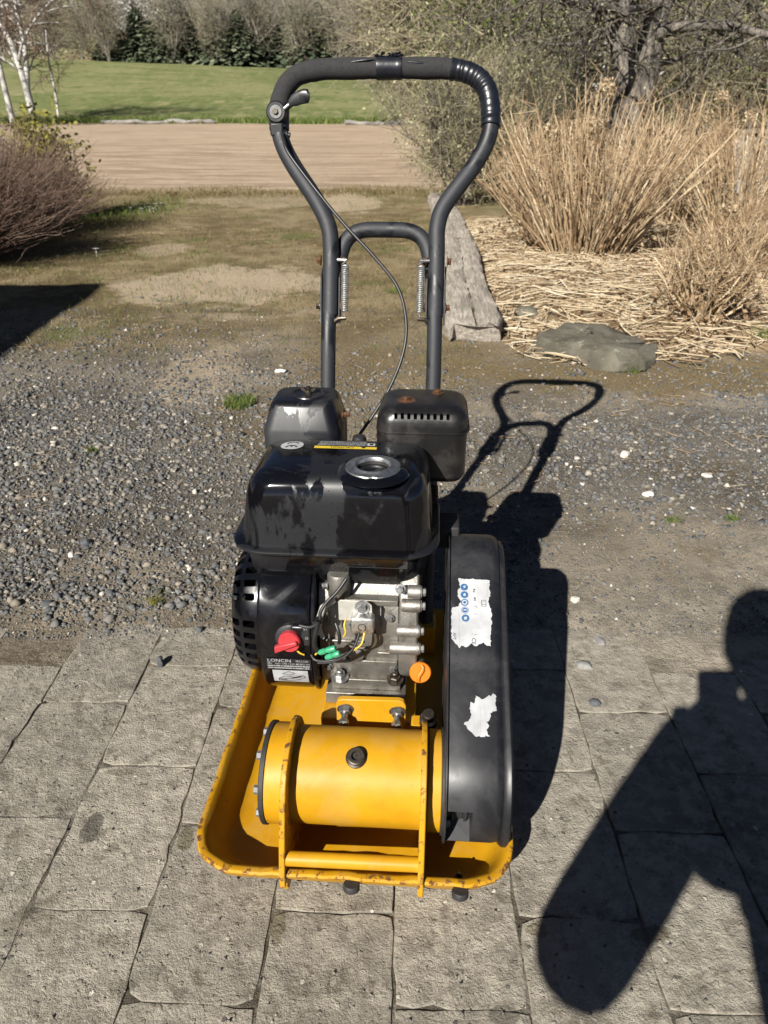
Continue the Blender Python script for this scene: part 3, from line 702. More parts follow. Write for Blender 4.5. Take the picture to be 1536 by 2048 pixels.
    for k in range(34):
        a = 2 * PI * (k + .5) / 34
        if k % 6 == 2: continue
        rad = Vector((0, math.cos(a), math.sin(a))); tan = Vector((0, -math.sin(a), math.cos(a)))
        for xa, xb, ra in ((-.1720, -.1545, .103), (-.1905, -.1775, .094)):
            mx = Matrix.Identity(4)
            for r_, c_ in ((0, (1, 0, 0)), (1, tuple(tan)), (2, tuple(rad))):
                for q in range(3): mx[q][r_] = c_[q]
            o_ = Vector(((xa + xb) / 2, cy, cz)) + rad * (ra + .004)
            mx.translation = o_
            l2, w2 = (xb - xa) / 2, .0052
            cut.prism([(-l2, -w2 * .7), (-l2 + .002, -w2), (l2 - .002, -w2), (l2, -w2 * .7), (l2, w2 * .7), (l2 - .002, w2), (-l2 + .002, w2), (-l2, w2 * .7)], lambda p, q, d, mx=mx: tuple(mx @ Vector((p, q, d))), -.034, .02)
    boolcut(rec, cut)
    for a in (200, 250, 150):
        rad = Vector((0, math.cos(math.radians(a)), math.sin(math.radians(a)))); hexbolt(rec, Vector((-.1475, cy, cz)) + rad * .1015, (-1, 0, 0), .005, .006, ZINC, 'bolt')
    # flange lip between shroud and block
    fl = MB(); fl.loft([rsec(cy, cz, r, r, x, 2.7) for x, r in ((-.0718, .120), (-.0668, .120))]); fl.build('shroud_lip', BLK_FAN, PC, 30, .001)
    # red engine switch
    yf = cy - .1175
    sw = MB(); sw.lathe([(.0215, 0), (.0215, .004), (.0175, .006)], (-.100, yf + .001, .262), (0, -1, .08), 28); hous = sw.build('switch_housing', BLK_BOX, PC, 30)
    MB().box((-.099, yf - .0045, .250), (-.072, yf + .002, .284)).build('switch_backing', BLK_BOX, PC, 30, .003)
    s2 = MB(); s2.lathe([(.0150, .004), (.0155, .006), (.0155, .012), (.0140, .0145)], (-.100, yf, .262), (0, -1, .08), 28); knob = s2.build('engine_switch', RED, PC, 30)
    c_, s_ = math.cos(math.radians(22)), math.sin(math.radians(22))
    mx = Matrix(((c_, 0, -s_, -.103), (0, 1, 0, yf - .0145), (s_, 0, c_, .2605), (0, 0, 0, 1)))
    lv = MB(); lv.loft([[(-.020, y, -.0048), (-.016, y, .0050), (.015, y, .0028), (.0165, y, 0), (.015, y, -.0028)] for y in (.001, -.0055)], mx=mx); lv.build('switch_lever', RED, knob, 30, .001)
    text_on('ST', .0055, (-.078, yf - .0046, .281), (1, 0, 0), (0, 0, 1), PRINTG, hous)
    text_on('O', .006, (-.077, yf - .0046, .265), (1, 0, 0), (0, 0, 1), PRINTG, hous)
    # maker's plate and starting label, curved round the shroud front
    def P(x, z, off=.0006):
        """point on the front of the shroud at height z"""
        r = .1175 + off; d = min(.999, abs(z - cz) / r); return (x, cy - r * (1 - d ** 2.7) ** (1 / 2.7), z)
    def wrap_obj(name, x0, x1, z0, z1, m, parent, n=8):
        mb = MB(); rows = [[P(x0, z0 + (z1 - z0) * k / n), P(x1, z0 + (z1 - z0) * k / n)] for k in range(n + 1)]
        mb.add([p for r in rows for p in r], [(2 * k, 2 * k + 1, 2 * k + 3, 2 * k + 2) for k in range(n)])
        return link(name, mb.mesh(name, 40, False), m, parent)
    def wrap_text(s, size, xc, zc, m, parent, ex=1.0, align='LEFT'):
        o = text_on(s, size, (0, 0, 0), (1, 0, 0), (0, 1, 0), m, parent, off=0, align=align, ex=ex)
        for v in o.data.vertices: v.co = Vector(P(xc + v.co.x, zc + v.co.y, .0012))
    plate = wrap_obj('maker_plate', -.138, -.074, .2035, .2240, PRINTK, PC)
    wrap_text('LONCIN', .0078, -.1365, .2205, WHITE, plate, 1.15)
    wrap_text('163 / 196 / 212 cc', .0046, -.126, .2148, WHITE, plate)
    wrap_text('EN', .0046, -.1365, .2148, WHITE, plate)
    wrap_text('SRS.212H', .0046, -.096, .2205, WHITE, plate)
    wrap_text('EURO (V)', .0046, -.095, .2148, WHITE, plate)
    rr = random.Random(5)
    for z in (.2095, .2055):                               # lines of print too small to read
        x = -.1365; mb = MB()
        while x < -.077:
            wd = rr.uniform(.0008, .0016)
            mb.add([P(x, z, .0012), P(x + wd, z, .0012), P(x + wd, z + .0022, .0012), P(x, z + .0022, .0012)], [(0, 1, 2, 3)]); x += wd + rr.choice((.0004, .0004, .0005, .0012))
        link('small_print', mb.mesh('small_print', 40, False), WHITE, plate)
    lab = wrap_obj('starting_label', -.131, -.080, .1745, .2015, WHITE, PC)
    def wrap_line(pts, wd=.0005):
        mb = MB()
        for (xa, ta), (xb, tb) in zip(pts[:-1], pts[1:]):
            d = Vector((xb - xa, tb - ta))
            if d.length < 1e-6: continue
            nn = Vector((-d.y, d.x)).normalized() * wd
            mb.add([P(xa + nn.x, ta + nn.y, .0012), P(xb + nn.x, tb + nn.y, .0012), P(xb - nn.x, tb - nn.y, .0012), P(xa - nn.x, ta - nn.y, .0012)], [(0, 1, 2, 3)])
        link('line_drawing', mb.mesh('line_drawing', 40, False), PRINTK, lab)
    wrap_line([(-.123, .183), (-.114, .189), (-.100, .1865), (-.088, .192), (-.084, .187), (-.095, .181), (-.108, .177), (-.123, .178), (-.123, .183), (-.108, .1825), (-.088, .1885)])
    wrap_line([(-.117, .194), (-.108, .1995), (-.099, .196), (-.106, .1915), (-.117, .194)], .0004)
    wrap_line([(-.104, .184), (-.090, .189)], .0011)
    wrap_line([(-.121, .1805), (-.112, .1802)], .0010)
build_engine()

# ---- wiring, charging unit
def build_wiring():
    br = MB(); poly = [(-.034, .286), (-.034, .316), (-.031, .319), (.004, .319), (.012, .312), (.013, .292), (.010, .284)]
    br.prism(poly, lambda a, b, d: (a, d, b), .232, .2345); zb = br.build('coil_bracket', plain('zinc_bracket', (.36, .35, .315), .45, .15, .2, 90), PC, 30, .0006)
    hexbolt(zb, (-.001, .2318, .309), (0, -1, .15), .0072, .005)
    hook = MB(); hook.tube([(-.040, .236, .318), (-.055, .232, .306), (-.061, .228, .288), (-.062, .226, .272), (-.056, .226, .258)], [.004, .005, .005, .0045, .003], 8); hook.build('bracket_arm', zb.data.materials[0], zb, 60)
    cm = MB(); cm.loft([rrect(-.0185, .0165, y, y, .001, 0) for y in (0,)] * 1, False, False) if False else None
    cb = MB(); cb.loft([[(x, y, z) for x, z, _ in [(px, pz, 0) for px, pz, _ in rrect(-.016 + i, .016 - i, .2755 + i, .3005 - i, .0045, 0, 4)]] for i, y in ((0, .2315), (0, .2175), (.0015, .2155), (.0045, .2147))])
    unit = cb.build('oil_alert_unit', m_steel('unit_aluminium', (.62, .62, .60), .4), PC, 30)
    ring = MB(); ring.lathe([(.0058, 0), (.0058, .0006), (.0048, .0006), (.0048, 0)], (0, .2148, .288), (0, -1, 0), 20, False, False); ring.build('embossed_ring', DKST, unit, 30)
    text_on('LC', .006, (0, .2146, .288), (1, 0, 0), (0, 0, 1), PRINTG, unit)
    def wire(name, pts, r, m):
        P_ = [Vector(p) for p in pts]; out = []
        for i in range(len(P_) - 1):
            p0, p1, p2, p3 = P_[max(i - 1, 0)], P_[i], P_[i + 1], P_[min(i + 2, len(P_) - 1)]
            for k in range(6):
                t = k / 6; out.append(.5 * ((2 * p1) + (p2 - p0) * t + (2 * p0 - 5 * p1 + 4 * p2 - p3) * t * t + (3 * p1 - p0 - 3 * p2 + p3) * t ** 3))
        out.append(P_[-1]); return MB().tube(out, r, 8).build(name, m, PC, 60)
    wire('yellow_wire', [(-.094, .214, .248), (-.088, .212, .242), (-.082, .214, .237)], .0014, WIRE_Y)
    wire('yellow_wire', [(-.066, .214, .238), (-.062, .212, .244), (-.055, .212, .248)], .0014, WIRE_Y)
    wire('yellow_wire', [(-.026, .212, .272), (-.022, .210, .282), (-.024, .213, .292), (-.022, .219, .298)], .0013, WIRE_Y)
    wire('yellow_wire', [(.003, .216, .278), (.000, .208, .266), (-.008, .206, .258), (-.016, .207, .252)], .0014, WIRE_Y)
    wire('black_wire', [(-.016, .207, .252), (-.030, .205, .241), (-.050, .206, .234), (-.066, .210, .232), (-.072, .214, .238)], .0022, WIRE_B)
    wire('black_wire', [(-.004, .214, .278), (-.010, .206, .262), (-.022, .202, .248), (-.042, .202, .236), (-.062, .206, .230)], .0017, WIRE_B)
    wire('black_wire', [(-.032, .212, .262), (-.030, .208, .274), (-.032, .210, .284), (-.036, .216, .292)], .0026, WIRE_B)
    wire('black_wire', [(-.086, .216, .286), (-.070, .212, .287), (-.058, .212, .296), (-.056, .216, .310), (-.048, .222, .322), (-.034, .228, .336), (-.022, .236, .352)], .0024, WIRE_B)
    wire('black_wire', [(-.060, .213, .292), (-.064, .211, .276), (-.066, .211, .258), (-.062, .212, .246)], .0036, WIRE_B)
    wire('brass_pipe', [(.010, .240, .274), (.016, .236, .262), (.017, .236, .246), (.008, .238, .236), (-.010, .240, .232), (-.026, .243, .234)], .0024, plain('oily_brown_hose', (.05, .04, .028), .5, 0, .3, 80))
    for a, b in (((-.060, .210, .245), (-.036, .206, .258)), ((-.050, .206, .240), (-.030, .203, .252))):
        A, B = Vector(a), Vector(b); d = (B - A).normalized(); c = MB()
        c.tube([A, A + d * .003, A + d * .011, A + d * .0115, A + d * .014, A + d * .0145, B - d * .002, B], [.003, .0042, .0044, .0034, .0034, .0044, .0044, .0030], 10); c.build('wire_connector', GREEN, PC, 40)
    tie = MB(); tie.lathe([(.0058, 0), (.0058, .004)], (-.059, .2125, .297), (.3, 0, 1), 10); tie.box((-.066, .205, .297), (-.056, .210, .3015)); tie.build('cable_tie', BLK_BOX, PC, 30)
build_wiring()

# ---- fuel tank
def build_tank():
    def ring(x0, x1, y0, y1, r, z): return rrect(x0, x1, y0, y1, r, z, 8, 3)
    dome = lambda a: (lambda x, y: a - .0022 * ((x + .036) / .13) ** 2 - .0022 * ((y - .335) / .08) ** 2)
    lo = MB(); lo.loft([ring(-.138, .057, .290, .405, .03, .318), ring(-.153, .071, .278, .418, .035, .3185), ring(-.160, .078, .270, .425, .038, .322), ring(-.166, .084, .2645, .430, .04, .333), ring(-.172, .090, .2595, .434, .042, .3765)])
    bot = lo.build('tank_bottom', BLK_TANK, PC, 40)
    fl = MB(); fl.loft([ring(-.172, .090, .2595, .434, .042, .3768), ring(-.1845, .1005, .2470, .4450, .05, .3772), ring(-.1865, .1020, .2450, .4465, .052, .3790), ring(-.1865, .1020, .2450, .4465, .052, .3816), ring(-.1845, .1005, .2470, .4450, .05, .3834), ring(-.1745, .0920, .2560, .4375, .040, .3846)])
    fl.build('tank_seam_flange', BLK_TANK, PC, 40)
    up = MB()
    prof = [(.0, .3848), (.0028, .404), (.0056, .428), (.0082, .449), (.0105, .4595), (.0140, .4690), (.0195, .4760), (.0265, .4803), (.034, .4826), (.050, .4842)]
    rings = []
    for k, (i, z) in enumerate(prof):
        rings.append(ring(-.1730 + i * 1.15, .0910 - i * .8, .2575 + i * .8, .4365 - i, max(.016, .036 - i * .25), z if k < 7 else dome(z + .0014)))
    up.loft(rings); top = up.build('fuel_tank', BLK_TANK, PC, 45)
    # pressed round the filler neck
    c = (.010, .297)
    MB().lathe([(.049, -.003), (.046, .0012), (.0415, .0022), (.038, .0036), (.036, .0044)], (c[0], c[1], .4850), (0, 0, 1), 40, False, False).build('filler_neck', BLK_TANK, top, 60)
    cap = MB(); n = 72; rings = []
    def cr(r, z, notch=False):
        return [(c[0] + (r * (.955 if notch and (k % 18) in (0, 1) else 1)) * math.cos(2 * PI * k / n), c[1] + (r * (.955 if notch and (k % 18) in (0, 1) else 1)) * math.sin(2 * PI * k / n), z) for k in range(n)]
    zo = -.0048
    cap.loft([cr(.0345, .4925 + zo), cr(.0365, .4935 + zo, True), cr(.0372, .4948 + zo, True), cr(.0365, .4960 + zo, True), cr(.0300, .4964 + zo), cr(.0272, .4976 + zo), cr(.0258, .4986 + zo), cr(.0246, .4990 + zo), cr(.0232, .4984 + zo), cr(.0222, .4965 + zo), cr(.0218, .4930 + zo)], False, False)
    cap.build('fuel_cap', m_steel('cap_steel', (.34, .345, .35), .42), PC, 35)
    MB().lathe([(.0219, .004), (.0214, .0005), (.0195, 0), (.017, .0012), (.0165, .0006), (.001, .0004)], (c[0], c[1], .4885 + zo), (0, 0, 1), 36, False, True).build('fuel_cap_well', RUBBER, PC, 40)
    from mathutils.bvhtree import BVHTree
    me_ = top.data; tree = BVHTree.FromPolygons([tuple(v.co) for v in me_.vertices], [tuple(p.vertices) for p in me_.polygons])
    def tz(x, y):
        h = tree.ray_cast(Vector((x, y, .7)), Vector((0, 0, -1))); return h[0].z if h[0] else .48
    def drape(o, off):
        for v in o.data.vertices: v.co.z = tz(v.co.x, v.co.y) + off
        o.data.update(); return o
    def sheet(name, x0, x1, y0, y1, m, parent, off, nx=24, ny=10):
        mb = MB(); mb.add([(x0 + (x1 - x0) * i / nx, y0 + (y1 - y0) * j / ny, 0) for j in range(ny + 1) for i in range(nx + 1)], [(j * (nx + 1) + i, j * (nx + 1) + i + 1, (j + 1) * (nx + 1) + i + 1, (j + 1) * (nx + 1) + i) for j in range(ny) for i in range(nx)])
        return drape(link(name, mb.mesh(name, 40, False), m, parent), off)
    # stickers on the tank top, following its curve
    cx0, cy0 = -.1130, .3760; ce = MB(); ce.add([(cx0, cy0, 0)] + [(cx0 + .0165 * q * math.cos(2 * PI * k / 32), cy0 + .0165 * q * math.sin(2 * PI * k / 32), 0) for q in (.33, .66, 1) for k in range(32)],
        [(0, 1 + k, 1 + (k + 1) % 32) for k in range(32)] + [(1 + r * 32 + k, 33 + r * 32 + k, 33 + r * 32 + (k + 1) % 32, 1 + r * 32 + (k + 1) % 32) for r in range(2) for k in range(32)])
    cs = drape(link('ce_sticker', ce.mesh('ce_sticker', 40, False), WHITE, PC), .0007)
    mk = MB()
    for ox, oy, bar in ((cx0, cy0 + .0085, False), (cx0, cy0 - .0058, True)):
        for i in range(18):                                # both letters are turned a quarter
            a, b = math.radians(10 + 160 * i / 18), math.radians(10 + 160 * (i + 1) / 18)
            mk.add([(ox + (.0078 + q) * math.cos(t), oy - .005 + (.0078 + q) * math.sin(t), 0) for t, q in ((a, -.0012), (a, .0012), (b, .0012), (b, -.0012))], [(0, 3, 2, 1)])
        if bar: mk.add([(ox - .001, oy - .003, 0), (ox + .001, oy - .003, 0), (ox + .001, oy + .0024, 0), (ox - .001, oy + .0024, 0)], [(0, 1, 2, 3)])
    drape(link('ce_mark', mk.mesh('ce_mark', 40, False), PRINTK, cs), .0013)
    y0, y1 = .3660, .3960
    wl = sheet('caution_label', -.080, .009, y0 + .0085, y1, PRINTK, PC, .0007)
    sheet('caution_band', -.080, .009, y0, y0 + .0085, PRINTY, wl, .0007)
    drape(text_on('CAUTION', .0072, (-.040, y0 + .0042, 0), (-1, 0, 0), (0, -1, 0), PRINTK, wl, ex=1.0), .0013)
    wt = MB(); wt.add([(-.014, y0 + .0074, 0), (-.006, y0 + .0074, 0), (-.010, y0 + .0012, 0)], [(0, 2, 1)]); drape(link('warning_triangle', wt.mesh('warning_triangle', 40, False), PRINTK, wl), .0013)
    rr = random.Random(8); mb = MB()
    for row in range(5):                                   # lines of print too small to read
        x = -.077 + rr.uniform(0, .004); yy = y0 + .0108 + row * .0036
        while x < -.007:
            wd = rr.uniform(.0010, .0021); mb.add([(x, yy, 0), (x + wd, yy, 0), (x + wd, yy + .0019, 0), (x, yy + .0019, 0)], [(0, 1, 2, 3)]); x += wd + rr.choice((.0006, .0006, .0007, .0017))
    drape(link('small_print', mb.mesh('small_print', 40, False), WHITE, wl), .0013)
    sheet('pictogram', -.005, .006, y0 + .0115, y0 + .0205, WHITE, wl, .0013, 3, 3); sheet('pictogram_figure', -.002, .003, y0 + .0135, y0 + .0185, PRINTK, wl, .0019, 3, 3)
build_tank()

# ---- belt guard
GC1, GC2, GR = Vector((.114, .137)), Vector((.340, .270)), .085
GD = (GC2 - GC1).normalized(); GN = Vector((-GD.y, GD.x))
def stadium(r, n=22, c1=GC1, c2=GC2, r2=None):
    r2 = r if r2 is None else r2
    """closed outline in (y,z), starting at the top tangent on the upper end"""
    a0 = math.atan2(GN.y, GN.x); out = []
    for k in range(n + 1): a = a0 - PI * k / n; out.append((c2.x + r2 * math.cos(a), c2.y + r2 * math.sin(a)))
    for k in range(n + 1): a = a0 - PI - PI * k / n; out.append((c1.x + r * math.cos(a), c1.y + r * math.sin(a)))
    return out
def gface(x, wv, off=.0004):
    """point on the guard's sloping upper face: x across, wv metres up the slope"""
    b = GC1 + GN * (GR + off) + GD * wv
    return (x, b.x, b.y)
def build_guard():
    X0, X1 = .1192, .1885
    body = MB()
    R3 = lambda r, x: [(x, y, z) for y, z in stadium(r)]
    body.loft([R3(GR - .012, X0 + .001), R3(GR - .0005, X0), R3(GR, X0 + .0015), R3(GR, X1 - .012), R3(GR - .0012, X1 - .006), R3(GR - .0045, X1 - .0015), R3(GR - .009, X1), R3(GR - .03, X1 + .001)])
    g = body.build('belt_guard', BLK_GUARD, PC, 40)
    # notch low on the inner side where belt and pulley show
    cut = MB()
    def seg(r, a): return (GC1.x + r * math.cos(a), GC1.y + r * math.sin(a))
    poly = [seg(.058, math.radians(t)) for t in range(166, 215, 8)] + [seg(.12, math.radians(t)) for t in range(214, 165, -8)]
    cut.loft([[(xx, y, z) for y, z in poly] for xx in (X0 - .02, X0 + .030)])
    boolcut(g, cut)
    L3 = lambda r, x, r2=None: [(x, y, z) for y, z in stadium(r, r2=r2)]
    lip = MB(); lip.loft([L3(GR - .010, X1 - .004, GR - .020), L3(GR + .001, X1 - .003, GR - .012), L3(GR + .004, X1 + .0005, GR - .0085), L3(GR + .0045, X1 + .0055, GR - .009), L3(GR + .002, X1 + .0080, GR - .013), L3(GR - .006, X1 + .0092, GR - .024), L3(GR - .03, X1 + .0096, GR - .04)])
    lip.build('guard_lip', BLK_GUARD, PC, 40)
    ib = MB(); ib.loft([L3(GR + .0035, X0 - .0042), L3(GR + .0035, X0 - .0012)]); ib.build('guard_backing', BLK_GUARD, PC, 40, .0008)
    # belt and exciter pulley in the notch
    pl = MB(); pl.lathe([(.050, 0), (.062, .0008), (.062, .0045), (.049, .009), (.049, .012), (.062, .0165), (.062, .0195), (.05, .020)], (X0 + .0060, GC1.x, GC1.y), (1, 0, 0), 40); pl.build('exciter_pulley', RUBBER, PC, 35)
    bt = MB(); bt.loft([[(x, y, z) for y, z in stadium(r)] for x, r in ((X0 + .0110, .055), (X0 + .0115, .0590), (X0 + .0200, .0590), (X0 + .0205, .055))]); bt.build('drive_belt', RUBBER, PC, 40)
    lowlip = MB(); lowlip.tube([(X0 + .002 + k * .0062, *(GC1 + Vector((math.cos(math.radians(244)), math.sin(math.radians(244)))) * (GR + .001))) for k in range(10)], .0032, 8); lowlip.build('guard_bottom_rim', BLK_GUARD, PC, 60)
    # torn stickers
    UP = [(.1294, .2393), (.1728, .2381), (.1718, .2248), (.1739, .2185), (.17, .2057), (.1742, .1949), (.1749, .1733), (.172, .1566), (.1727, .1418), (.1675, .1423), (.1633, .1466), (.152, .1409), (.1478, .1444), (.1407, .1389), (.1337, .1408), (.1316, .137), (.1245, .1456), (.1206, .1503), (.1203, .1883), (.1222, .1955), (.13, .1969), (.1307, .2009), (.1336, .2041), (.1284, .2134), (.1289, .2214), (.1321, .2248)]
    LO = [(.1514, .0748), (.1609, .0705), (.1739, .0786), (.1772, .0767), (.1781, .0565), (.17, .0534), (.1692, .0454), (.1652, .0426), (.1684, .0375), (.165, .0327), (.1692, .0245), (.151, .0236), (.1445, .0298), (.1376, .0399), (.1439, .0442), (.1466, .0509), (.1439, .0575), (.1453, .0664), (.15, .0645)]
    def rag(poly, amp, seed):
        rr = random.Random(seed); out = []
        for i in range(len(poly)):
            a, b = poly[i], poly[(i + 1) % len(poly)]; L = math.hypot(b[0] - a[0], b[1] - a[1]); n = max(1, int(L / .0022))
            for k in range(n):
                t = k / n; out.append((a[0] + (b[0] - a[0]) * t + (rr.gauss(0, amp) if k else 0), a[1] + (b[1] - a[1]) * t + (rr.gauss(0, amp) if k else 0)))
        return out
    def flat(poly, off, name, m, parent):
        bm = bmesh.new(); vs = [bm.verts.new(gface(x, y, off)) for x, y in poly]; f = bm.faces.new(vs); bmesh.ops.triangulate(bm, faces=[f]); bmesh.ops.recalc_face_normals(bm, faces=bm.faces)
        me = bpy.data.meshes.new(name); bm.to_mesh(me); bm.free(); return link(name, me, m, parent)
    up = flat(rag(UP, .0005, 1), .0005, 'torn_safety_sticker', WHITE, PC)
    lo = flat(rag(LO, .0008, 2), .0005, 'torn_paper_sticker', WHITE, PC)
    up['label'] = 'torn white sticker with five blue safety symbols'; lo['label'] = 'ragged white scrap of a sticker low on the belt guard'
    ux, uw = Vector((1, 0, 0)), Vector((0, GD.x, GD.y))
    def disc(cx, cw, r, m, off, name, n=26, parent=up): return flat([(cx + r * math.cos(2 * PI * k / n), cw + r * math.sin(2 * PI * k / n)) for k in range(n)], off, name, m, parent)
    syms = {0: [[(-.0018, .0012), (.0002, .0020), (.0022, .0022), (.0016, .0004), (.0006, -.0016), (-.0010, -.0022), (-.0004, 0)]],
            1: [[(-.0014, -.0020), (.0016, -.0018), (.0020, .0006), (.0012, .0022), (-.0004, .0022), (-.0016, .0008)]],
            2: [[(-.0024, -.0018), (-.0014, -.0022), (-.0010, 0), (-.0014, .0022), (-.0024, .0018), (-.0027, 0)], [(.0024, -.0018), (.0014, -.0022), (.0010, 0), (.0014, .0022), (.0024, .0018), (.0027, 0)]],
            3: [[(-.0022, -.0006), (.0022, -.0006), (.0022, .0012), (-.0022, .0012)]],
            4: [[(-.0016, -.0022), (.0004, -.0026), (.0018, -.0012), (.0022, .0010), (.0010, .0024), (-.0012, .0018), (-.0024, 0)]]}
    for i, (cx, cw) in enumerate([(.1377, .2262), (.138, .2146), (.1383, .2031), (.1387, .1918), (.1394, .1801)]):
        disc(cx, cw, .0052, PRINTB, .0008, 'blue_symbol')
        if i == 2:
            disc(cx, cw, .0036, WHITE, .0010, 'white_figure'); disc(cx, cw, .0021, PRINTB, .0012, 'blue_symbol')
        else:
            for p in syms[i]: flat([(cx + a, cw + b) for a, b in p], .0010, 'white_figure', WHITE, up)
            if i == 3: disc(cx, cw, .0046, WHITE, .0009, 'white_figure'); disc(cx, cw, .0038, PRINTB, .00095, 'blue_symbol'); 
    rr = random.Random(4)
    for i, (cx, cw) in enumerate([(.1515, .2216), (.1514, .2088), (.1525, .1971), (.1527, .1862)]):
        m = PRINTK if i < 2 else PRINTG
        for k in range(3):
            a = rr.uniform(0, 6); q = Vector((math.cos(a), math.sin(a))) * rr.uniform(.001, .0024)
            flat([(cx + q.x + rr.uniform(-.0003, .0003) + .0013 * math.cos(t + a) * (1 if j % 2 else .55), cw + q.y + .0017 * math.sin(t + a) * (1 if j % 2 else .5)) for j, t in enumerate(np.linspace(0, 5.6, 9))], .0008 + k * .00012, 'warning_figure', m, up)
    def line(a, b, wd, m=PRINTK, parent=up, off=.0009):
        a, b = Vector(a), Vector(b); n = (b - a).normalized(); n = Vector((-n.y, n.x)) * wd / 2
        flat([tuple(a + n), tuple(b + n), tuple(b - n), tuple(a - n)], off, 'printed_line', m, parent)
    for a, b in (((.1612, .2073), (.1672, .2073)), ((.1672, .2073), (.1672, .1985)), ((.1672, .1985), (.1612, .1985)), ((.1612, .1985), (.1612, .2073))): line(a, b, .0006)
    text_on('1.2', .0052, gface(.1642, .2030, 0), uw * -1, ux, PRINTK, up, 'printed_number', .0009)
    line((.1312, .1655), (.1735, .1665), .0004, PRINTG); line((.1302, .1955), (.1314, .1400), .0004, PRINTG)
    line((.1705, .236), (.1690, .2130), .0004, PRINTG); line((.131, .2365), (.1712, .2358), .0004, PRINTG)
    text_on('CE', .0080, gface(.1500, .1475, 0), uw * -1, ux, PRINTK, up, 'ce_mark', .0009)
    for k in range(2): text_on(('N', '1')[k], .0048, gface((.1480, .1526)[k], .1572, 0), uw * -1, ux, (PRINTG, PRINTK)[k], up, 'printed_letter', .0009)
    text_on('AFT', .0058, gface(.1245, .1535, 0), uw * -1, ux, PRINTK, up, 'printed_letter', .0009)
    for x in (.1545, .1572, .1640):
        wv = .061 if x < .16 else .054
        while wv > .030:
            d = rr.uniform(.0008, .0018); line((x, wv), (x, wv - d), .0007, PRINTG, lo); wv -= d + rr.uniform(.0005, .0012)
build_guard()

# ---- air filter box, muffler
def build_top():
    def rg(x0, x1, y0, y1, r, z): return rrect(x0, x1, y0, y1, r, z, 6)
    ab = MB()
    ab.loft([rg(-.163, -.052, .418, .522, .016, .405), rg(-.166, -.049, .415, .525, .018, .425), rg(-.166, -.049, .415, .525, .018, .487), rg(-.164, -.051, .417, .523, .018, .492), rg(-.1555, -.0585, .4265, .514, .018, .522), rg(-.1525, -.0615, .4300, .511, .018, .5265), rg(-.147, -.067, .4355, .506, .016, .5285)])
    box = ab.build('air_filter_box', BLK_BOX, PC, 32)
    c = (-.103, .474)
    MB().lathe([(.027, -.001), (.026, .0008), (.0235, .0008), (.021, -.0012), (.0, -.0014)], (c[0], c[1], .5292), (0, 0, 1), 30, False, True).build('knob_well', BLK_BOX, box, 40)
    wn = MB(); wn.lathe([(.006, 0), (.006, .004), (.0045, .0055), (.0032, .0055), (.0032, .012)], (c[0], c[1], .5285), (0, 0, 1), 10)
    for s in (-1, 1): wn.loft([[(c[0] + s * .004, c[1] - .0012, .531), (c[0] + s * .004, c[1] + .0012, .531), (c[0] + s * .004, c[1] + .0012, .535), (c[0] + s * .004, c[1] - .0012, .535)], [(c[0] + s * .011, c[1] - .001, .535), (c[0] + s * .011, c[1] + .001, .535), (c[0] + s * .011, c[1] + .001, .541), (c[0] + s * .011, c[1] - .001, .541)]])
    wn.build('wing_nut', DKST, box, 30)
    hexbolt(box, (-.049, .455, .503), (1, 0, .1), .0045, .010, RUST, 'side_screw', True)
    MB().lathe([(.03, 0), (.032, .03)], (-.105, .47, .375), (0, 0, 1), 20).build('intake_elbow', BLK_BOX, PC, 40)
    MB().box((-.085, .40, .33), (-.02, .45, .40)).build('carburettor', ALU, PC, 30, .006)
    kn = MB(); kn.lathe([(.004, 0), (.004, .03), (.0095, .032), (.0115, .038), (.0095, .045), (.004, .047)], (-.024, .452, .425), (0, 0, 1), 16); kn.build('choke_knob', BLK_BOX, PC, 40)
    # muffler: pressed shell with a row of slots along the front and side edges
    mu = MB()
    mu.loft([rg(.009, .134, .420, .530, .020, .412), rg(.004, .139, .415, .535, .024, .420), rg(.004, .1395, .415, .535, .024, .500), rg(.0055, .1405, .4165, .5335, .024, .509), rg(.010, .136, .421, .529, .022, .518), rg(.017, .129, .428, .522, .02, .5235), rg(.027, .119, .438, .512, .016, .526)])
    m = mu.build('muffler', MUF, PC, 40)
    cut = MB()
    n = Vector((0, -.72, .70))
    for k in range(9):
        x = .0335 + k * .0095
        o = Vector((x, .4225, .514)); t = Vector((0, .70, .72))
        cut.loft([[tuple(o + Vector((a, 0, 0)) + t * b + n * d) for a, b in ((-.0022, -.0045), (.0022, -.0045), (.0026, 0), (.0022, .0045), (-.0022, .0045), (-.0026, 0))] for d in (-.010, .010)])
    for s in (-1, 1):
        for k in range(9):
            y = .436 + k * .0095; xx = .073 + s * .0625; o = Vector((xx, y, .514)); n2 = Vector((s * .72, 0, .70)); t = Vector((-s * .70, 0, .72))
            cut.loft([[tuple(o + Vector((0, a, 0)) + t * b + n2 * d) for a, b in ((-.0018, -.0055), (.0018, -.0055), (.0018, .0055), (-.0018, .0055))] for d in (-.008, .010)])
    boolcut(m, cut)
    sm = MB(); sm.loft([rg(.0034, .1426, .4144, .5356, .024, .4895), rg(.0030, .1430, .4140, .5360, .024, .4910), rg(.0034, .1426, .4144, .5356, .024, .4925)]); sm.build('muffler_seam', MUF, m, 60)
    hexbolt(m, (.047, .462, .5262), (0, 0, 1), .005, .004, RUST, 'screw', True)
    hexbolt(m, (.094, .498, .5262), (0, 0, 1), .006, .004, RUST, 'screw', True)
    rs = MB(); rs.lathe([(.015, 0), (.012, .0006)], (.047, .463, .5258), (0, 0, 1), 20); rs.build('rust_ring', RUST, m, 30)
    MB().box((.05, .40, .33), (.10, .46, .39)).build('exhaust_flange', RUST, PC, 30, .004)
    MB().box((.098, .36, .33), (.132, .41, .366)).build('guard_mount', RUBBER, PC, 30, .003)
build_top()

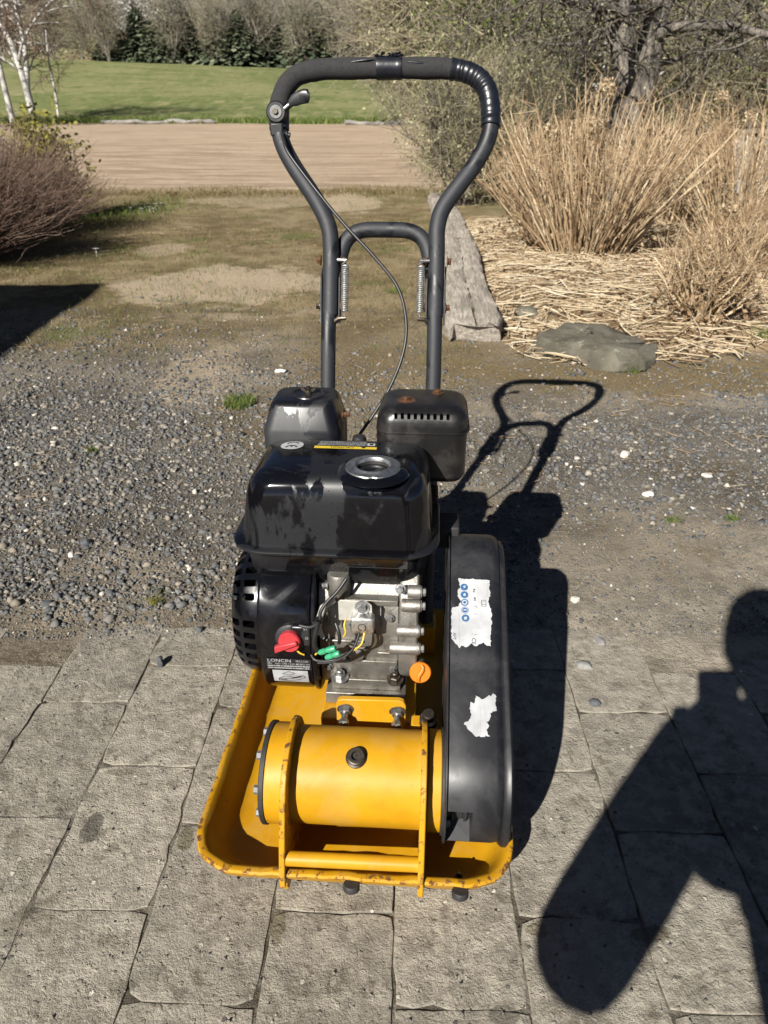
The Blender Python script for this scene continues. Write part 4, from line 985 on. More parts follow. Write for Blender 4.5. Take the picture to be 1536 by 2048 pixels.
# ---- folding handle
def spline(pts, n=8):
    P_ = [Vector(p) for p in pts]; out = []
    for i in range(len(P_) - 1):
        p0, p1, p2, p3 = P_[max(i - 1, 0)], P_[i], P_[i + 1], P_[min(i + 2, len(P_) - 1)]
        for k in range(n):
            t = k / n; out.append(.5 * ((2 * p1) + (p2 - p0) * t + (2 * p0 - 5 * p1 + 4 * p2 - p3) * t * t + (3 * p1 - p0 - 3 * p2 + p3) * t ** 3))
    out.append(P_[-1]); return out
def build_handle():
    hy = lambda z: .66 + .4 * (z - .61)
    H = lambda x, z: (x, hy(z), z)
    lf = spline([(-.094, .520, .060), (-.0945, .56, .22), (-.0945, .60, .42), (-.094, .637, .552), (-.0925, .66, .612), (-.086, .692, .662), (-.079, .711, .690), (-.068, .7235, .718), (-.045, .730, .7325), (-.003, .7315, .7345), (.040, .730, .7325), (.064, .7235, .718), (.075, .711, .690), (.081, .692, .662), (.0855, .66, .612), (.087, .637, .552), (.0875, .60, .42), (.0875, .56, .22), (.088, .520, .060)], 6)
    MB().tube(lf, .0128, 18).build('lower_handle_frame', BLK_TUBE, PC, 60)
    pts = [H(-.0915, .606), H(-.0915, .66), H(-.092, .708), H(-.097, .742), H(-.118, .780), H(-.158, .833), H(-.1775, .868), H(-.1825, .899), H(-.1785, .934), H(-.157, .961), H(-.118, .9715), H(-.06, .973), H(-.008, .9735), H(.05, .973), H(.100, .9715), H(.138, .962), H(.160, .940), H(.1675, .899), H(.162, .866), H(.141, .830), H(.097, .774), H(.086, .742), H(.086, .708), H(.0865, .66), H(.0865, .606)]
    sp = spline(pts, 6)
    MB().tube(sp, .0138, 18).build('upper_handle', BLK_TUBE, PC, 60)
    # foam sleeve, tape on the right bend, tape patch in the middle
    i0, i1, i2 = 6 * 8 - 5, 6 * 14 + 1, 6 * 17 + 2
    rr = random.Random(2)
    fo = sp[i0:i1 + 1]; MB().tube(fo, [.0160 + .0004 * math.sin(i * .9) + rr.gauss(0, .0002) for i in range(len(fo))], 20).build('foam_grip', FOAM, PC, 60)
    tp = sp[i1 - 1:i2 + 1]; dens = []
    for a, b in zip(tp[:-1], tp[1:]):
        for k in range(3): dens.append(a.lerp(b, k / 3))
    MB().tube(dens, [.0161 + .0004 * math.sin(i * 1.3) + rr.gauss(0, .00035) - .0016 * max(0, i / len(dens) - .8) for i in range(len(dens))], 20).build('grip_tape', TAPE, PC, 35)
    ctr = [Vector(H(x, .9735)) for x in np.linspace(-.021, .020, 12)]
    t2 = MB().tube(ctr, [.0170 + rr.gauss(0, .0003) for i in range(12)], 20).build('tape_wrap', TAPE, PC, 35)
    sc = MB()                                           # loose torn ends of tape standing on the wrap
    for k in range(16):
        x = rr.uniform(-.018, .018); a = rr.uniform(1.0, 2.1); b = Vector(H(x, .9735)) + Vector((0, -math.cos(a) * .0165, math.sin(a) * .0168))
        e1 = Vector((rr.uniform(-1, 1), rr.uniform(-.4, .4), rr.uniform(-.1, .5))).normalized() * rr.uniform(.005, .012); e2 = Vector((rr.uniform(-.5, .5), rr.uniform(-1, .3), rr.uniform(-.2, .6))).normalized() * rr.uniform(.004, .009)
        sc.add([b, b + e1, b + e1 + e2, b + e2 + Vector((0, 0, .002))], [(0, 1, 2), (0, 2, 3)])
    sc.build('torn_tape', TAPE, t2, 10)
    for x0, s in ((-.062, -1), (.028, 1)):              # tears in the foam beside the patch
        tr = MB(); q = [Vector(H(x0 + s * -.0 + t * .040 * 1, .9735)) + Vector((0, -.0142, .0080 + (.0035 if s < 0 else -.004) * t)) for t in np.linspace(0, 1, 6)]
        tr.tube(q, [.0004, .0012, .0018, .0018, .0012, .0004], 6); tr.build('foam_tear', TAPE, PC, 60)
    # hinge plates, bolts, springs
    for s, x in ((-1, -.0915), (1, .0865)):
        for dx in (-.0165, .0145):
            poly = [(-.011, -.012), (-.014, .06), (.014, .074), (.014, -.004), (.007, -.014)]
            mb = MB(); mb.prism(poly, lambda a, b, d: (x + d, hy(.606 + b) + a + .004, .606 + b), dx, dx + .0026); mb.build('hinge_plate', BLK_TUBE, PC, 30, .0006)
        for z, o in ((.620, 0), (.690, 0)):
            hexbolt(PC, (x - .0168, hy(z), z), (-1, 0, 0), .0058, .006, RUST if s > 0 or z > .65 else DKST, 'hinge_bolt'); hexbolt(PC, (x + .0172, hy(z), z), (1, 0, 0), .0058, .006, RUST, 'hinge_bolt')
        xs = x - s * .0255
        tp_, bt_ = Vector((xs, hy(.692) - .010, .692)), Vector((xs, hy(.608) - .010, .608))
        pin = MB(); pin.tube([(x - s * .012, hy(.692) - .008, .692), (xs - s * .002, hy(.692) - .010, .692)], .0034, 10); pin.build('spring_pin', ZINC, PC, 40)
        hk = MB(); hk.tube([(x - s * .010, hy(.600) - .006, .598), (x - s * .016, hy(.6) - .008, .603), (xs - s * .003, hy(.605) - .010, .604)], [.005, .0035, .0032], 8); hk.build('spring_hook', DKST, PC, 40)
        d = bt_ - tp_; L = d.length; u = d.normalized(); a = u.orthogonal().normalized(); b = u.cross(a); cp = []
        cp += [tp_ - u * .001, tp_ + u * .004 + a * .002]
        turns = 22
        for k in range(turns * 9 + 1):
            t = k / (turns * 9); th = 2 * PI * turns * t; cp.append(tp_ + u * (.007 + (L - .014) * t) + (a * math.cos(th) + b * math.sin(th)) * .0058)
        cp += [bt_ - u * .004 + a * .002, bt_ + u * .001]
        MB().tube(cp, 0.00135, 5).build('return_spring', SPRING, PC, 60)
    # feet of the frame on the plate
    for x in (-.094, .088): MB().box((x - .018, .498, .0155), (x + .018, .545, .075)).build('handle_bracket', YEL_BAR, PC, 30, .003)
    # throttle lever and clamp
    c = Vector(H(-.1825, .905)); f = Vector((0, -1, .1)).normalized()
    cl = MB(); cl.tube([Vector(H(-.1815, .884)), Vector(H(-.1825, .905)), Vector(H(-.1815, .921))], [.0165, .0172, .0165], 18); clamp = cl.build('throttle_clamp', BLK_BOX, PC, 40, .001)
    hb = MB(); hb.lathe([(.0160, 0), (.0165, .003), (.0165, .010), (.0145, .013)], c + f * .012 + Vector((0, 0, .003)), f, 24); hb.build('throttle_hub', BLK_BOX, clamp, 35)
    wv = MB(); wv.lathe([(.0098, 0), (.0098, .0012), (.0062, .0012)], c + f * .0252 + Vector((0, 0, .003)), f, 20); wv.build('hub_washer', ZDULL, clamp, 30)
    hexbolt(clamp, c + f * .0265 + Vector((0, 0, .003)), f, .0045, .003, DKST, 'hub_screw', False)
    MB().box((c.x - .012, c.y - .024, c.z - .030), (c.x + .010, c.y - .010, c.z - .010)).build('clamp_block', BLK_BOX, clamp, 30, .003)
    lev = MB(); b0 = c + f * .018 + Vector((.010, 0, .004)); e0 = b0 + Vector((.040, -.006, .022))
    ln = spline([b0, b0 + Vector((.010, -.001, .007)), b0 + Vector((.018, -.003, .014)), b0 + Vector((.034, -.006, .0205)), b0 + Vector((.047, -.008, .0215))], 4)
    rings = []
    ws = np.interp(np.linspace(0, 1, len(ln)), [0, .2, .4, .55, .8, .95, 1], [.0040, .0038, .0055, .0090, .0108, .0098, .0040])
    for i, p in enumerate(ln):
        t = (ln[min(i + 1, len(ln) - 1)] - ln[max(i - 1, 0)]).normalized(); up = Vector((-t.z, 0, t.x)); dp = Vector((0, 1, 0)); k = ws[i]
        rings.append([p + up * k * math.cos(q) + dp * .0035 * math.sin(q) for q in np.linspace(0, 2 * PI, 13)[:-1]])
    lev.loft(rings); lev.build('throttle_lever', BLK_BOX, PC, 50)
    st = MB(); st.tube([b0 + Vector((-.004, -.004, -.001)), b0 + Vector((.012, -.004, .0095))], .0026, 8); st.build('lever_strap', ZINC, PC, 40)
    ad = MB(); ad.lathe([(.0055, 0), (.006, .002), (.006, .009), (.004, .010), (.004, .014)], c + Vector((.006, -.014, -.026)), (1, 0, -.2), 12); ad.build('cable_adjuster', BLK_BOX, PC, 35)
    cab = spline([(-.174, .752, .880), (-.168, .735, .868), (-.157, .720, .848), (-.107, .697, .791), (-.065, .680, .747), (-.015, .661, .700), (.024, .643, .656), (.039, .624, .608), (.037, .606, .563), (.019, .586, .513), (-.009, .568, .466), (-.035, .552, .430), (-.055, .52, .40), (-.06, .46, .385)], 8)
    MB().tube(cab, .0027, 10).build('throttle_cable', WIRE_B, PC, 60)
build_handle()

# ================================================================== garden edge: timbers, flat stone
def m_wood():
    t = MT('weathered_timber', .92, 0, .2)
    v = t.map((14, 1.3, 14)); f = t.noise(5, 7, .7, .6, vec=v)
    c = t.mix(t.step(f, .35, .66), (.17, .148, .122), (.38, .34, .29))
    c = t.mix(t.math('MULTIPLY', t.step(t.noise(6, 5), .52, .7), .5), c, (.22, .20, .155))
    t.color(c); t.bump(f, .8, .008); return t.m
WOOD = m_wood()
def timber(A, B, wd, ht, label, seed, end_cut=.06):
    rr = random.Random(seed); A, B = Vector(A), Vector(B); L = (B - A).length; n = 26; rings = []
    for i in range(n + 1):
        t = i / n; y = L * t
        w_, h_ = wd / 2 * (1 + .06 * math.sin(t * 9 + seed)), ht * (1 + .05 * math.sin(t * 7 + 2 * seed))
        if i == 0: w_ *= .86; h_ *= .86
        sec = []
        for x, z in ((-1, 0), (-1, .5), (-.97, .86), (-.86, 1), (-.4, 1.0), (-.05, 1.0), (.03, .93), (.12, 1.0), (.5, .99), (.86, .97), (.97, .84), (1, .5), (1, 0), (0, -.1)):
            g = rr.gauss(0, .006)
            if abs(x - .03) < .01: z -= .10 * max(0, math.sin(t * 5 + seed)); 
            sec.append((x * w_ + g, y + rr.gauss(0, .012) * (1 if 0 < i < n else 2.2), z * h_ + rr.gauss(0, .004)))
        rings.append(sec)
    mb = MB().loft(rings); o = mb.build('timber_sleeper', WOOD, None, 50)
    o.location = A - Vector((0, 0, .02)); d = B - A; o.rotation_euler = (math.asin(d.z / L), 0, math.atan2(-d.x, d.y))
    return tag(o, label, 'timber', 'old timbers edging the bed')
TA, TB = gp(975, 690), gp(905, 500)
timber((TA.x - .055, TA.y + .02, TA.z - .01), (TB.x + .03, TB.y, TB.z), .23, .115, 'weathered grey timber sleeper edging the bed, nearest the machine', 1)
TC = gp(868, 405)
timber((TB.x + .035, TB.y + .03, TB.z), (TC.x + .05, TC.y, TC.z), .23, .115, 'grey timber sleeper in line behind the nearer one, by the olive bush', 4)
SLAB = MT('lichen_stone', .9, 0, .25)
_c = SLAB.mix(SLAB.step(SLAB.noise(7, 6, .65), .35, .65), (.075, .068, .050), (.145, .132, .102))
_c = SLAB.mix(SLAB.step(SLAB.noise(18, 6, .7), .62, .70), _c, (.36, .36, .33)); _c = SLAB.mix(SLAB.step(SLAB.noise(80, 3), .64, .72), _c, (.30, .27, .2)); SLAB.color(_c); SLAB.bump(SLAB.noise(24, 8, .75), 1.0, .014)
def slab_stone():
    base = [gp(x, y) for x, y in ((1052, 704), (1078, 712), (1110, 722), (1150, 732), (1190, 742), (1235, 748), (1285, 744), (1312, 730), (1312, 712), (1285, 694), (1245, 680), (1200, 672), (1155, 670), (1115, 676), (1075, 688))]
    c = sum(base, Vector()) / len(base); rr = random.Random(6); m = MB(); rings = []
    for k, (s, h) in enumerate(((1.03, -.02), (1.0, .022), (.93, .048), (.78, .066), (.42, .076), (.12, .080))):
        rings.append([((p.x - c.x) * s + rr.gauss(0, .010), (p.y - c.y) * s + rr.gauss(0, .009) + h * .2, h * (1.12 - 1.3 * abs((p.x - c.x) / .3 + .1) ** 1.5 * .5) * .86 + rr.gauss(0, .005)) for p in base])
    m.loft(rings); o = m.build('edging_stone', SLAB.m, None, 18, .006); o.location = c
    tag(o, 'large flat grey stone at the corner of the bed', 'stone')
slab_stone()
one_stone(1050, 642, .050, SLAB.m, 'small grey rock between the timber and the flat stone', (1.05, .7, .55), -.4, 'stone', 2, 31, .5)

# ================================================================== plant materials
def m_leaf(name, a, b, c=None, tr=.25):
    t = MT(name, .7, 0, .25); st = [(0, a), (.6, b)] + ([(1, c)] if c else [])
    t.color(t.ramp(t.island(), st))
    d = t.n('ShaderNodeBsdfTranslucent'); t.set(d.inputs[0], t.ramp(t.island(), st)); mx = t.n('ShaderNodeMixShader'); mx.inputs[0].default_value = tr
    out = t.nt.nodes['Material Output']; t.nt.links.new(t.b.outputs[0], mx.inputs[1]); t.nt.links.new(d.outputs[0], mx.inputs[2]); t.nt.links.new(mx.outputs[0], out.inputs[0])
    return t.m
TWIG_P = m_leaf('reddish_twigs', (.075, .047, .034), (.16, .105, .078), (.28, .205, .155), 0.0)
STRAW = m_leaf('dry_straw', (.22, .145, .078), (.39, .28, .165), (.52, .41, .27), .12)
PALE = m_leaf('pale_stems', (.36, .27, .165), (.52, .42, .28), (.62, .54, .40), .05)
STEM_D = m_leaf('brown_stems', (.11, .068, .036), (.22, .145, .082), (.34, .25, .15), .0)
DRYHEAD = m_leaf('dry_flower_heads', (.30, .21, .12), (.46, .36, .23), (.55, .46, .33), .2)
BARK = MT('tree_bark', .95, 0, .15); _f = BARK.noise(9, 7, .7, .8, vec=BARK.map((2, 2, .5))); BARK.color(BARK.mix(BARK.step(_f, .36, .64), (.042, .036, .031), (.20, .178, .15))); BARK.bump(_f, .9, .03); BARK = BARK.m
BARK_F = plain('far_bark', (.21, .185, .155), .95, 0, .4, 2.0)
BIRCH = MT('birch_bark', .8, 0, .3); _f = BIRCH.noise(3.2, 6, .7, .5, vec=BIRCH.map((1, 1, 2.6))); BIRCH.color(BIRCH.mix(BIRCH.step(_f, .56, .63), (.42, .405, .375), (.05, .042, .038))); BIRCH = BIRCH.m
TWIG_F = m_leaf('far_twigs', (.12, .10, .075), (.205, .18, .13), (.29, .26, .195), 0.0)
TWIG_O = m_leaf('olive_twigs', (.13, .11, .07), (.25, .215, .14), (.36, .32, .22), 0.0)
LEAF_O = m_leaf('olive_leaves', (.15, .155, .07), (.26, .255, .125), (.42, .40, .25), .3)
LEAF_G = m_leaf('fresh_leaves', (.055, .085, .020), (.11, .145, .035), (.19, .22, .065), .35)
LEAF_Y = m_leaf('yellow_green_leaves', (.12, .12, .022), (.24, .22, .045), None, .3)
NEEDLE = m_leaf('spruce_needles', (.036, .050, .028), (.080, .098, .055), (.18, .19, .12), .05)
BLOSSOM = m_leaf('white_blossom', (.42, .42, .38), (.60, .60, .56), (.72, .72, .68), .3)
GRASS = m_leaf('grass_blades', (.055, .095, .016), (.10, .15, .028), (.22, .22, .075), .3)
MOSS = m_leaf('dry_moss', (.070, .052, .020), (.135, .105, .042), (.28, .225, .125), .1)

# ---- tree skeletons
def grow(segs, p, d, L, r, depth, rng, spread=.6, up=.12, wig=.14, kids=(2, 4), taper=.62):
    """append polylines (pts, radii) of a branching limb"""
    n = 5; pts = [p.copy()]; q = p.copy(); dd = d.normalized()
    for i in range(n):
        dd = (dd + Vector((rng.gauss(0, wig), rng.gauss(0, wig), rng.gauss(0, wig) + up * .3))).normalized(); q = q + dd * (L / n); pts.append(q.copy())
    segs.append((pts, [r * (1 - (1 - taper) * i / n) for i in range(n + 1)]))
    if depth <= 0: return
    for k in range(rng.randint(*kids)):
        i = rng.randint(2, n); b = pts[i]; a = rng.uniform(0, 2 * PI); t = (pts[i] - pts[i - 1]).normalized(); o = t.orthogonal().normalized(); o2 = t.cross(o)
        nd = (t + (o * math.cos(a) + o2 * math.sin(a)) * rng.uniform(spread * .6, spread * 1.5) + Vector((0, 0, up))).normalized()
        grow(segs, b, nd, L * rng.uniform(.55, .82), r * (1 - (1 - taper) * i / n) * rng.uniform(.5, .72), depth - 1, rng, spread, up, wig, kids, taper)
    t = (pts[-1] - pts[-2]).normalized()
    grow(segs, pts[-1], t + Vector((rng.gauss(0, .2), rng.gauss(0, .2), up)), L * .75, r * taper * .95, depth - 1, rng, spread, up, wig, kids, taper)
def segs_vf(segs, sides=5, rmin=0):
    k = len(segs[0][0]); P = np.array([[tuple(q) for q in s[0]] for s in segs]); Rr = np.maximum(np.array([s[1] for s in segs]), rmin)
    return strands(P, Rr, sides)
def twig_cloud(n, centre, rad, length, r, rng=NR, droop=0., upb=.3, k=4, shell=.0):
    """random twigs spread through an ellipsoid"""
    d = rng.normal(size=(n, 3)); d /= np.linalg.norm(d, axis=1, keepdims=True); rr = rng.uniform(shell, 1, n) ** (1 / 2.2)
    C = np.asarray(centre) + d * rr[:, None] * np.asarray(rad)
    t = d * .7 + rng.normal(size=(n, 3)) * .7 + np.array([0, 0, upb]); t /= np.linalg.norm(t, axis=1, keepdims=True)
    L = length * rng.uniform(.5, 1.3, n); s = np.linspace(0, 1, k)
    P = C[:, None, :] + t[:, None, :] * (L[:, None] * s[None, :])[..., None]
    P = P + rng.normal(size=(n, 1, 3)) * (s ** 2)[None, :, None] * L[:, None, None] * .25
    P[..., 2] -= droop * (s ** 2)[None, :] * L[:, None]
    return P, np.ones((n, 1)) * r * (1 - .6 * s)[None, :] * rng.uniform(.6, 1.3, (n, 1))

# ---- twiggy reddish shrubs on the left
def twig_shrub(base, rx, ry, h, n, label, seed):
    rng = np.random.default_rng(seed); o = empty('twiggy_shrub', base); tag(o, label, 'shrub', 'bare reddish shrubs at the left edge')
    a = rng.uniform(0, 2 * PI, n); q = rng.uniform(0, 1, n) ** .5
    tip = np.stack([np.cos(a) * q * rx, np.sin(a) * q * ry, h * np.sqrt(np.clip(1 - q ** 2 * .86, 0, 1)) * rng.uniform(.60, 1.14, n) * (.88 + .24 * vnoise(np.cos(a) * q * 3, np.sin(a) * q * 3, 1.2, seed))], 1)
    root = tip * np.array([.30, .30, 0]) + rng.normal(0, .05, (n, 3)) * np.array([1, 1, 0]); s = np.linspace(0, 1, 6)
    P = root[:, None] * (1 - s)[None, :, None] + tip[:, None] * s[None, :, None]
    P[..., 2] = tip[:, None, 2] * (s ** .75)[None]; P += rng.normal(0, .02, (n, 6, 3)) * s[None, :, None]
    V1 = strands(P, .0028 * (1.1 - .75 * s)[None, :] * rng.uniform(.6, 1.3, (n, 1)))
    mesh_np('branches', *V1, TWIG_P, o)
    m = int(n * 1.2); i = rng.integers(0, n, m); j = rng.integers(2, 6, m); c = P[i, j]
    d = c / np.linalg.norm(c, axis=1, keepdims=True) + rng.normal(0, .75, (m, 3)) + np.array([0, 0, .35]); d /= np.linalg.norm(d, axis=1, keepdims=True); s2 = np.linspace(0, 1, 4); L = rng.uniform(.06, .20, m)
    P2 = c[:, None] + d[:, None] * (L[:, None] * s2[None])[..., None] + rng.normal(0, .012, (m, 4, 3)) * s2[None, :, None]
    mesh_np('twigs', *strands(P2, .0017 * (1.1 - .6 * s2)[None, :] * np.ones((m, 1))), TWIG_P, o)
    return o
twig_shrub((-2.92, 4.85, .13), .98, .75, .80, 3000, 'reddish brown bare shrub, nearest of the left row', 41)
twig_shrub((-3.05, 6.0, .16), .98, .8, .78, 1800, 'reddish brown bare shrub behind the nearest one', 42)
twig_shrub((-3.9, 7.2, .18), 1.0, .8, .75, 900, 'reddish bare shrub farthest back in the left row', 43)
ys = gp(200, 395); yo = empty('leafy_shrub', (-3.05, 7.0, .19)); tag(yo, 'small yellow green leafy shrub behind the reddish twigs', 'shrub')
_P, _R = twig_cloud(220, (0, 0, .38), (.22, .22, .34), .22, .003); mesh_np('branches', *strands(_P, _R), TWIG_O, yo)
mesh_np('leaves', *leaf_quads(_P[:, 1:].reshape(-1, 3).repeat(4, 0) + NR.normal(0, .03, (220 * 3 * 4, 3)), NR.uniform(.03, .06, 220 * 12)), LEAF_Y, yo)

# ---- dry hydrangea clumps in the bed
def hydrangea(base, n, h, spread, label, seed, heads=0, name='hydrangea', lean=(0, 0)):
    rng = np.random.default_rng(seed); o = empty(name, base); tag(o, label, 'shrub', 'dry hydrangea clumps in the bed')
    a = rng.uniform(0, 2 * PI, n); q = rng.uniform(0, 1, n) ** .6; L = h * rng.uniform(.55, 1.05, n) * (1 - .25 * q)
    root = np.stack([np.cos(a) * q * spread * .30, np.sin(a) * q * spread * .30, np.zeros(n) - .02], 1)
    out = np.stack([np.cos(a) * q * spread * .66 + lean[0] + rng.normal(0, .05, n), np.sin(a) * q * spread * .66 + lean[1] + rng.normal(0, .05, n), L], 1); s = np.linspace(0, 1, 6)
    P = root[:, None] + (out - root * .5)[:, None] * s[None, :, None]; P[..., 2] = root[:, None, 2] + L[:, None] * (s ** .88)[None]
    P += np.cumsum(rng.normal(0, .013, (n, 6, 3)), axis=1) * np.array([1, 1, .3])
    r = .0056 * rng.uniform(.4, 1.3, (n, 1)) * (1.1 - .55 * s)[None]
    k = int(n * .62)
    if n <= 300:
        for i in range(n): mesh_np('stem', *strands(P[i:i + 1], r[i:i + 1], 5), (STRAW, STEM_D, PALE)[int(rng.choice(3, p=(.5, .2, .3)))], o)
    else:
        for nm, a_, b_, mt in (('stems', 0, k // 2, STRAW), ('pale_stems', k // 2, k, PALE), ('old_stems', k, n, STEM_D)): tag(mesh_np(nm, *strands(P[a_:b_], r[a_:b_], 4), mt, o), kind='stuff')
    m = n * 5; i = rng.integers(0, n, m); c = P[i, rng.integers(3, 6, m)]; d = rng.normal(size=(m, 3)) * .65 + np.array([0, 0, .6]); d /= np.linalg.norm(d, axis=1, keepdims=True); s2 = np.linspace(0, 1, 3)
    tw = mesh_np('side_twigs', *strands(c[:, None] + d[:, None] * (rng.uniform(.04, .24, m)[:, None] * s2[None])[..., None] + rng.normal(0, .008, (m, 3, 3)) * s2[None, :, None], .0020 * (1 - .5 * s2)[None] * np.ones((m, 1))), STRAW, o)
    tag(tw, kind='stuff')
    # dead leaves low in the clump
    cl = rng.normal(0, 1, (n * 2, 3)) * np.array([spread * .35, spread * .35, .07]) + np.array([0, 0, .05]); cl[:, 2] = np.abs(cl[:, 2])
    tag(mesh_np('dead_leaves', *leaf_quads(cl, rng.uniform(.015, .04, len(cl)), .1), STEM_D, o), kind='stuff')
    top = np.argsort(-P[:, -1, 2] + rng.normal(0, .12, n))[:heads]
    for t in top:
        nn = 130; dd = rng.normal(size=(nn, 3)); dd /= np.linalg.norm(dd, axis=1, keepdims=True); R_ = rng.uniform(.045, .062)
        mesh_np('flower_head', *leaf_quads(P[t, -1] + dd * R_ * np.array([1, 1, .8]) * rng.uniform(.6, 1, (nn, 1)), rng.uniform(.018, .028, nn), .0), DRYHEAD, o)
    return o
hydrangea(gp(1165, 512), 300, 1.0, .92, 'big clump of tall straw coloured hydrangea stems in the bed', 51, 3)
hydrangea(gp(1085, 478), 170, .85, .60, 'straw coloured hydrangea stems on the left of the big clump', 52, 1)
hydrangea(gp(1490, 500), 290, .92, 1.0, 'spreading dry hydrangea clump at the right edge of the photo', 53, 2, lean=(.12, 0))
hydrangea(gp(1330, 455), 200, .98, .75, 'dry hydrangea clump behind and right of the big one', 54, 3)
hydrangea(gp(1395, 650), 150, .34, .26, 'low cut hydrangea tuft in front, nearest the flat stone', 55, 0)
hydrangea(gp(1480, 560), 130, .40, .35, 'low tangle of dry stems at the right edge in front', 56, 2)

# ---- straw litter on the bed, scattered straw on the yard
def straws(name, n, xr, yr, dens, lmin, lmax, rad, m, label, cat, lift=.01):
    x = NR.uniform(*xr, n * 5); y = NR.uniform(*yr, n * 5); keep = (NR.uniform(0, 1, n * 5) < dens(x, y)) & (np.abs(x) < .3 + y * .66); x, y = x[keep][:n], y[keep][:n]; n = len(x)
    a = NR.normal(.3, 1.0, n); L = NR.uniform(lmin, lmax, n); s = np.linspace(-.5, .5, 4)
    dx = np.cos(a)[:, None] * L[:, None] * s; dy = np.sin(a)[:, None] * L[:, None] * s; bend = NR.normal(0, .12, n)[:, None] * L[:, None] * (s ** 2)[None]
    X = x[:, None] + dx - np.sin(a)[:, None] * bend; Y = y[:, None] + dy + np.cos(a)[:, None] * bend
    Z = surf(X, Y) + NR.uniform(.002, lift, n)[:, None] + NR.normal(0, .12, n)[:, None] * L[:, None] * s[None] * .5
    return tag(mesh_np(name, *strands(np.stack([X, Y, Z], -1), NR.uniform(.5, 1.3, (n, 1)) * rad * np.ones((1, 4))), m), label, cat, kind='stuff')
inbed = lambda x, y: ((x > edge_x(y) + .14) & (y > 2.75 + .12 * np.sin(x * 5))).astype(float)
straws('straw_litter', 7000, (.4, 4.5), (2.7, 6.5), lambda x, y: inbed(x, y) * (.2 + 1.1 * np.clip(fbm(x, y, 2.2, 31) - .3, 0, 1)), .04, .24, .0030, PALE, 'dry straw and stem litter lying over the bed', 'litter', .035)
straws('brown_litter', 4500, (.4, 4.5), (2.7, 6.5), lambda x, y: inbed(x, y) * .7, .03, .15, .0028, STEM_D, 'brown dead stems mixed into the straw on the bed', 'litter', .03)
straws('yard_straw', 1000, (-2.4, 2.6), (1.5, 6.5), lambda x, y: .12 + .5 * (fbm(x, y, 1.4, 12) > .6), .012, .07, .0012, STRAW, 'loose bits of straw blown over gravel and track', 'litter')
lv = NR.uniform(0, 1, (900, 2)); LX, LY = .5 + lv[:, 0] * 3.6, 2.8 + lv[:, 1] ** 1.3 * 3.4; kp = inbed(LX, LY) > 0
tag(mesh_np('leaf_litter', *leaf_quads(np.stack([LX, LY, surf(LX, LY) + .012], 1)[kp], NR.uniform(.012, .04, kp.sum()), .2), STEM_D), 'curled dead leaves lying on the bed', 'litter', kind='stuff')

# ---- grass and moss
def blades(name, n, xr, yr, dens, h, wd, m, label, pw=1.4):
    x = NR.uniform(*xr, n * 4); y = yr[0] + (yr[1] - yr[0]) * NR.uniform(0, 1, n * 4) ** pw; keep = (NR.uniform(0, 1, n * 4) < dens(x, y)) & (np.abs(x) < .3 + y * .66); x, y = x[keep][:n], y[keep][:n]; n = len(x)
    a = NR.uniform(0, 2 * PI, n); H = h * NR.uniform(.4, 1.3, n); s = np.linspace(0, 1, 3); ln = NR.uniform(.2, 1.1, n) * H
    z0 = surf(x, y)
    P = np.stack([x[:, None] + np.cos(a)[:, None] * ln[:, None] * s ** 2, y[:, None] + np.sin(a)[:, None] * ln[:, None] * s ** 2, z0[:, None] - .003 + H[:, None] * s], -1)
    return tag(mesh_np(name, *ribbons(P, wd * (1 - .85 * s)[None] * NR.uniform(.6, 1.3, (n, 1))), m), label, 'grass', kind='stuff')
blades('field_edge_grass', 9000, (-24, 9), (31.6, 35.5), lambda x, y: np.clip(1.2 - np.abs(y - 33.3 - 1.2 * (fbm(x, y, .35, 9) - .5)) / 1.1, 0, 1), .22, .022, GRASS, 'ragged green grass along the edge of the bare soil', 1)
blades('soil_edge_grass', 9000, (-6.5, 3.5), (8.6, 11.2), lambda x, y: np.clip(1.1 - np.abs(y - 9.6 - 1.3 * (fbm(x, y, .8, 19) - .5)) / .7, 0, 1) * (x < 1.2), .045, .004, MOSS, 'dry grass fringe where the track meets the bare soil', 1)
track = lambda x, y: (x < edge_x(y)) * np.clip((y - 2.6) / 1.2, 0, 1) * np.clip((9.9 - y) / .8, 0, 1)
blades('grass', 16000, (-4.5, 1.4), (2.7, 9.9), lambda x, y: track(x, y) * np.clip(fbm(x, y, 1.2, 14) * 3 - 1.45, 0, 1), .030, .0018, GRASS, 'short green grass in patches along the track')
blades('dry_turf', 34000, (-4.5, 1.6), (2.5, 10.2), lambda x, y: track(x, y) * np.clip(fbm(x, y, 1.0, 17) * 3 - 1.0, .1, 1), .020, .0019, MOSS, 'brown dry turf and moss on the track')
blades('lush_grass', 2600, (-3.2, -1.5), (5.6, 9.6), lambda x, y: np.clip(1.2 - np.hypot((x + 2.55) / .5, (y - 7.4) / 1.2), 0, 1), .06, .003, GRASS, 'lush green grass beside the reddish shrubs', 1)
def moss_d(x, y): return ((np.clip(fbm(x, y, 1.0, 33) * 3.4 - 1.85, 0, 1) + .7 * np.exp(-(((x - 1.1) / .8) ** 2 + ((y - 2.6) / .22) ** 2)) + .7 * np.exp(-(((x) / .5) ** 2 + ((y - 2.9) / .4) ** 2)) + .5 * np.exp(-(((x + .8) / .6) ** 2 + ((y - 1.28) / .1) ** 2))) * np.clip((y - 1.2) / .3, 0, 1)) * (1 - inbed(x, y)) * np.clip((3.8 - y) / .8, 0, 1)
blades('yard_moss', 26000, (-2.2, 2.6), (1.15, 3.9), moss_d, .009, .0013, MOSS, 'low brown moss growing between the gravel')
